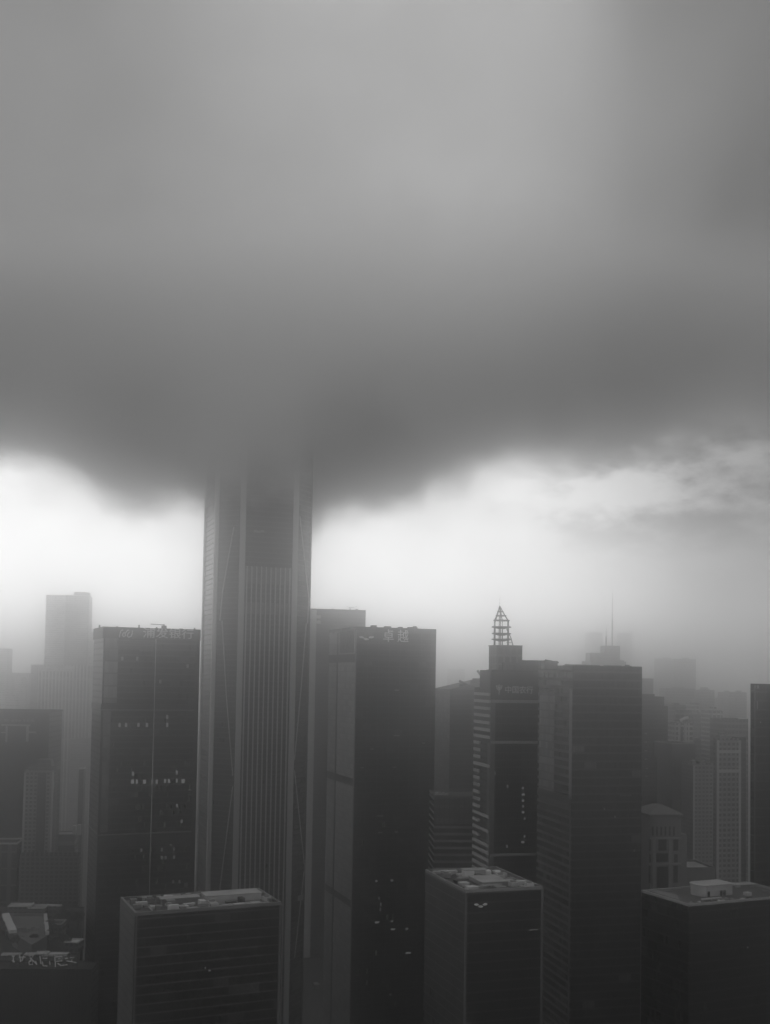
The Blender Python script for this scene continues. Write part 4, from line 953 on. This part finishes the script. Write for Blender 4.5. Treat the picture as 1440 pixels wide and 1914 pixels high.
t_, P, z = simple('low_block', 'narrow block with white balcony ends beside the pale stepped block', 'building', 103, 104, 113, 1566, 905, 5, fac('balcony wall', glass=.05, band=.45, bandf=.4, fh=4.5, mw=3, ff=.1), depth=12)
tT, P, z = simple('low_block', 'small dark block with a white parapet beside the bank tower', 'building', 151, 153, 162, 1436, 1050, 8, fac('sunk block wall', glass=.06, band=.09, fh=3.2), depth=14, parapet=WHITE)  # parapet painted white

# low pavilion with bright parapets and its neighbours, bottom left
ZT = CAMZ-168.0; ZR = ZT+8
PD = [at(-260, 1750, 612).xy, at(150, 1750, 612).xy, at(157, 1750, 772).xy, at(-260, 1750, 772).xy]
tZ = tower('podium_block', 'broad dark podium whose flat top carries the pavilion, sheds and trees, bottom left', 'building', [tuple(q) for q in PD], ZT+.6, fac('podium block wall', glass=.03, band=.05, fh=4.5), para=.6, roof=plain('podium deck', .035, .9, grain=.6, scale=.08), parapet=DARK)
def pavilion():
    poly = []
    for (px, py) in ((60, 1766), (89, 1748), (85, 1712), (10, 1712), (25, 1745)):
        d = ray(px, py); k = (ZR-CAMZ)/d.z; poly.append((d.x*k, d.y*k))
    cx = sum(p[0] for p in poly)/5; cyy = sum(p[1] for p in poly)/5
    t = thing('pavilion', 'low flat-roofed pavilion with a bright white parapet edge, bottom left beyond the dark roof', 'building', (cx, cyy, ZT))
    MB().prism(poly, ZT-.3, ZR, 0, False).build('wall', plain('pavilion wall', .12, .8), t)
    MB().face([(*p, ZR) for p in poly]).build('roof', plain('pavilion roof', .17, .9, grain=.2, scale=.08), t)
    for (i, j, m, ww, hh) in ((3, 4, WHITE, 4.4, 2.0), (1, 2, PALE, 2.2, 1.8), (2, 3, CONC, 1.6, 1.5)):
        a, b = Vector(poly[i]), Vector(poly[j]); c = (a+b)/2; an = math.atan2((b-a).y, (b-a).x)
        MB().box(c, (b-a).length-2, ww, ZR+.002, ZR+hh, an).build('parapet', m, t)
    rnd = random.Random(4); A0 = Vector((cx, cyy))
    for i in range(6):
        q = A0+Vector((rnd.uniform(-7, 7), rnd.uniform(-10, -3))); MB().box(q, rnd.uniform(2, 5), rnd.uniform(2, 5), ZR-.02, ZR+rnd.uniform(1, 3), .2).build('vent_housing', rnd.choice((LIGHTM, GREY, CONC)), t)
pavilion()
def LOWB(label, px, py, w_, d_, h_, rz, roofm, wallm=None, name='low_building'):
    zg = 0 if px > 300 else ZT; h_ = h_ if px > 300 else ZT+2+h_*.5
    d = ray(px, py); k = (h_-CAMZ)/d.z; c = (d.x*k, d.y*k)
    t = thing(name, label, 'building', (c[0], c[1], zg), 'low buildings at the bottom left')
    wm = wallm or fac('low building wall', glass=.04, band=.14, bandf=.5, fh=3.4, mw=3, ff=.4, frame=.12)
    mb = MB(); ca_, sa_ = math.cos(rz), math.sin(rz)
    q = [(c[0]+x*ca_-y*sa_, c[1]+x*sa_+y*ca_) for x, y in ((-w_/2, -d_/2), (w_/2, -d_/2), (w_/2, d_/2), (-w_/2, d_/2))]
    mb.prism(q, zg-.3, h_-.8, 0, False).build('wall', wm, t); MB().face([(*p, h_-.8) for p in q]).build('roof', roofm, t)
    MB().ring(q, inset(q, .5), h_-.8, h_).build('parapet', PALE, t)
    return t
LOWB('pale-roofed hall just behind the bright-edged pavilion', 40, 1690, 15, 10, 22, .1, PALE)
LOWB('grey-roofed hall right of the pale-roofed one behind the pavilion', 72, 1693, 11, 12, 20, .1, ROOFL)
LOWB('small low building with a bright roof ridge, right behind the pavilion', 103, 1691, 9, 3, 21, .05, WHITE)
LOWB('dark flat building right of the pavilion', 103, 1722, 12, 12, 13, .05, ROOF)
LOWB('bright-roofed shed near the foot of the bank tower', 138, 1757, 9, 9, 9, -.1, WHITE)
LOWB('narrow white-roofed shed touching the bright-roofed one near the bank tower', 125, 1755, 5, 3, 9, .1, WHITE)
LOWB('long low white-roofed shed, leftmost behind the rooftop sign', 22, 1782, 11, 4, 7, .03, WHITE)
LOWB('small white-roofed shed, second from the left behind the rooftop sign', 57, 1782, 6, 5, 7, .03, WHITE)
LOWB('white-roofed shed in the middle behind the rooftop sign', 79, 1780, 7, 7, 8, .03, WHITE)
LOWB('widest white-roofed shed, rightmost behind the rooftop sign', 104, 1782, 14, 7, 7, .06, WHITE)
LOWB('little pale kiosk by the road between the tallest tower and the emblem tower', 592, 1838, 5, 8, 5, .3, PALE)
LOWB('pale-roofed annex at the foot of the rear tower, left of the emblem tower', 594, 1665, 7, 8, 48, .3, PALE)

# near dark block with a rooftop sign frame
N_ = rect(-130, -120, 172, 540, 2, 1815, depth=16); zN = zat(80, 1813, 540)
tW = tower('near_dark_block', 'near dark building with a lattice sign on its roof edge, in the bottom left corner', 'building', N_, zN, fac('near dark wall', glass=0.022, rough=.3, band=.03, bandf=.3, fh=4, mw=1.6), para=.8, parapet=DARK, roof=plain('dark roof', .03, .8))
w = Wall(N_[0], N_[1])
fr = thing('rooftop_sign', 'pale lattice lettering sign standing on the near dark roof, bottom left', 'sign', w.P(w.px(80, 1815)[0], zN, -1))
def stroke(mb, pts, r=.22): mb.tube([w.P(w.px(x, y)[0], w.px(x, y)[1], -1.0) for x, y in pts], r, 5)
GL = [[[(22, 1788), (27, 1788)], [(24, 1788), (24, 1800)], [(22, 1796), (27, 1799)]],
      [[(34, 1790), (47, 1790)], [(36, 1786), (38, 1799)], [(43, 1788), (40, 1797)]],
      [[(53, 1788), (62, 1787), (55, 1797)], [(55, 1791), (68, 1803)], [(53, 1799), (60, 1796), (60, 1804), (54, 1804), (53, 1799)], [(66, 1797), (68, 1804)]],
      [[(74, 1788), (76, 1803)], [(79, 1792), (88, 1792)], [(78, 1798), (80, 1806), (88, 1807)], [(92, 1798), (93, 1805)]],
      [[(102, 1790), (116, 1789), (115, 1797), (104, 1798)], [(102, 1790), (103, 1808)], [(108, 1793), (112, 1793)], [(107, 1802), (113, 1805)]],
      [[(121, 1792), (127, 1792)], [(130, 1791), (138, 1790), (132, 1798)], [(124, 1797), (142, 1800)], [(112, 1806), (126, 1804)]]]
for g_ in GL:
    mb = MB()
    for s_ in g_: stroke(mb, s_, .30)
    mb.build('sign_letter', SIGNW, fr)
mb = MB()
for x in range(18, 146, 9): stroke(mb, [(x, 1786), (x, 1816)], .09)
stroke(mb, [(14, 1786.5), (145, 1785)], .12); stroke(mb, [(14, 1808), (145, 1806)], .12); mb.build('sign_frame', STEEL, fr)

# trees among the low buildings, bottom left
def leafmat():
    if 'tree leaves' in MATS: return MATS['tree leaves']
    m = bpy.data.materials.new('tree leaves'); m.use_nodes = True; n = NT(m.node_tree); o = n.new('ShaderNodeOutputMaterial'); p = n.new('ShaderNodeBsdfPrincipled'); n.l.new(p.outputs[0], o.inputs[0])
    g = n.new('ShaderNodeNewGeometry'); n.put(p.inputs['Base Color'], n.gray(n.m('MULTIPLY_ADD', g.outputs['Random Per Island'], .05, .035))); p.inputs['Roughness'].default_value = .7
    MATS['tree leaves'] = m; return m
def tree(label, px, py, h_, seed):
    rnd = random.Random(seed); d = ray(px, py); k = (ZT-CAMZ)/d.z; c = Vector((d.x*k, d.y*k, ZT-.05))
    t = thing('street_tree', label, 'tree', c, 'trees at the bottom left')
    mb = MB(); mb.tube([c, c+Vector((.2, 0, h_*.35)), c+Vector((.1, .2, h_*.6))], .35, 7, r1=.15)
    limbs = []
    for i in range(5):
        an = i*1.26+rnd.random(); e = c+Vector((math.cos(an)*h_*.25, math.sin(an)*h_*.25, h_*rnd.uniform(.6, .8))); mb.tube([c+Vector((.15, .05, h_*.4)), e], .13, 5, r1=.05); limbs.append(e)
    mb.build('trunk', plain('bark', .07, .9), t)
    lv = MB(); clumps = [e+Vector((rnd.uniform(-1, 1), rnd.uniform(-1, 1), rnd.uniform(-.5, 1))) for e in limbs]+[c+Vector((rnd.uniform(-1.5, 1.5), rnd.uniform(-1.5, 1.5), h_*rnd.uniform(.65, .95))) for _ in range(6)]
    for q in clumps:
        r = rnd.uniform(1.2, 2.2)*h_/10
        for _ in range(70):
            v = Vector((rnd.gauss(0, 1), rnd.gauss(0, 1), rnd.gauss(0, .8))).normalized()*r*rnd.uniform(.5, 1.05); p0 = q+v
            a = Vector((rnd.gauss(0, 1), rnd.gauss(0, 1), rnd.gauss(0, 1))).normalized()*.42; b = a.orthogonal().normalized()*.3
            lv.face([p0-a, p0+b, p0+a, p0-b])
    lv.build('crown', leafmat(), t)
for i, (lb, px, py, h_) in enumerate([('round tree at the right corner of the pavilion', 96, 1752, 11), ('tallest tree, right of the pavilion and dark flat building', 112, 1738, 14), ('tree behind the bright-roofed shed', 128, 1735, 12), ('tree beside the bank tower wall, right of the bright-roofed shed', 146, 1738, 11), ('small tree left of the pavilion parapet', 8, 1752, 9), ('tree in front of the pavilion, left of its corner', 34, 1776, 9), ('tree in front of the pavilion, right of its corner', 66, 1776, 10), ('tree between the pavilion and the middle shed', 92, 1770, 10), ('tree between the widest shed and the bright-roofed shed', 120, 1778, 10)]):
    tree(lb, px, py, h_, 50+i)

# the city beyond, reading as one mass
rnd = random.Random(77); far = MB()
for i in range(900):
    Y = rnd.uniform(2400, 9000); X = rnd.uniform(-.5, .5)*Y; h_ = rnd.choice((18, 25, 40, 60, 80, 100))*rnd.uniform(.7, 1.2)
    if rnd.random() < .04: h_ *= 1.4
    h_ = min(h_, 150)
    far.box((X, Y), rnd.uniform(18, 60), rnd.uniform(15, 40), -.3, h_, rnd.uniform(-.3, .4), mi=rnd.choice((0, 0, 1)))
fc = far.build('distant_city', [HW[0], HW[1]]); fc['kind'] = 'stuff'; fc['label'] = 'mass of far city blocks fading into the haze'
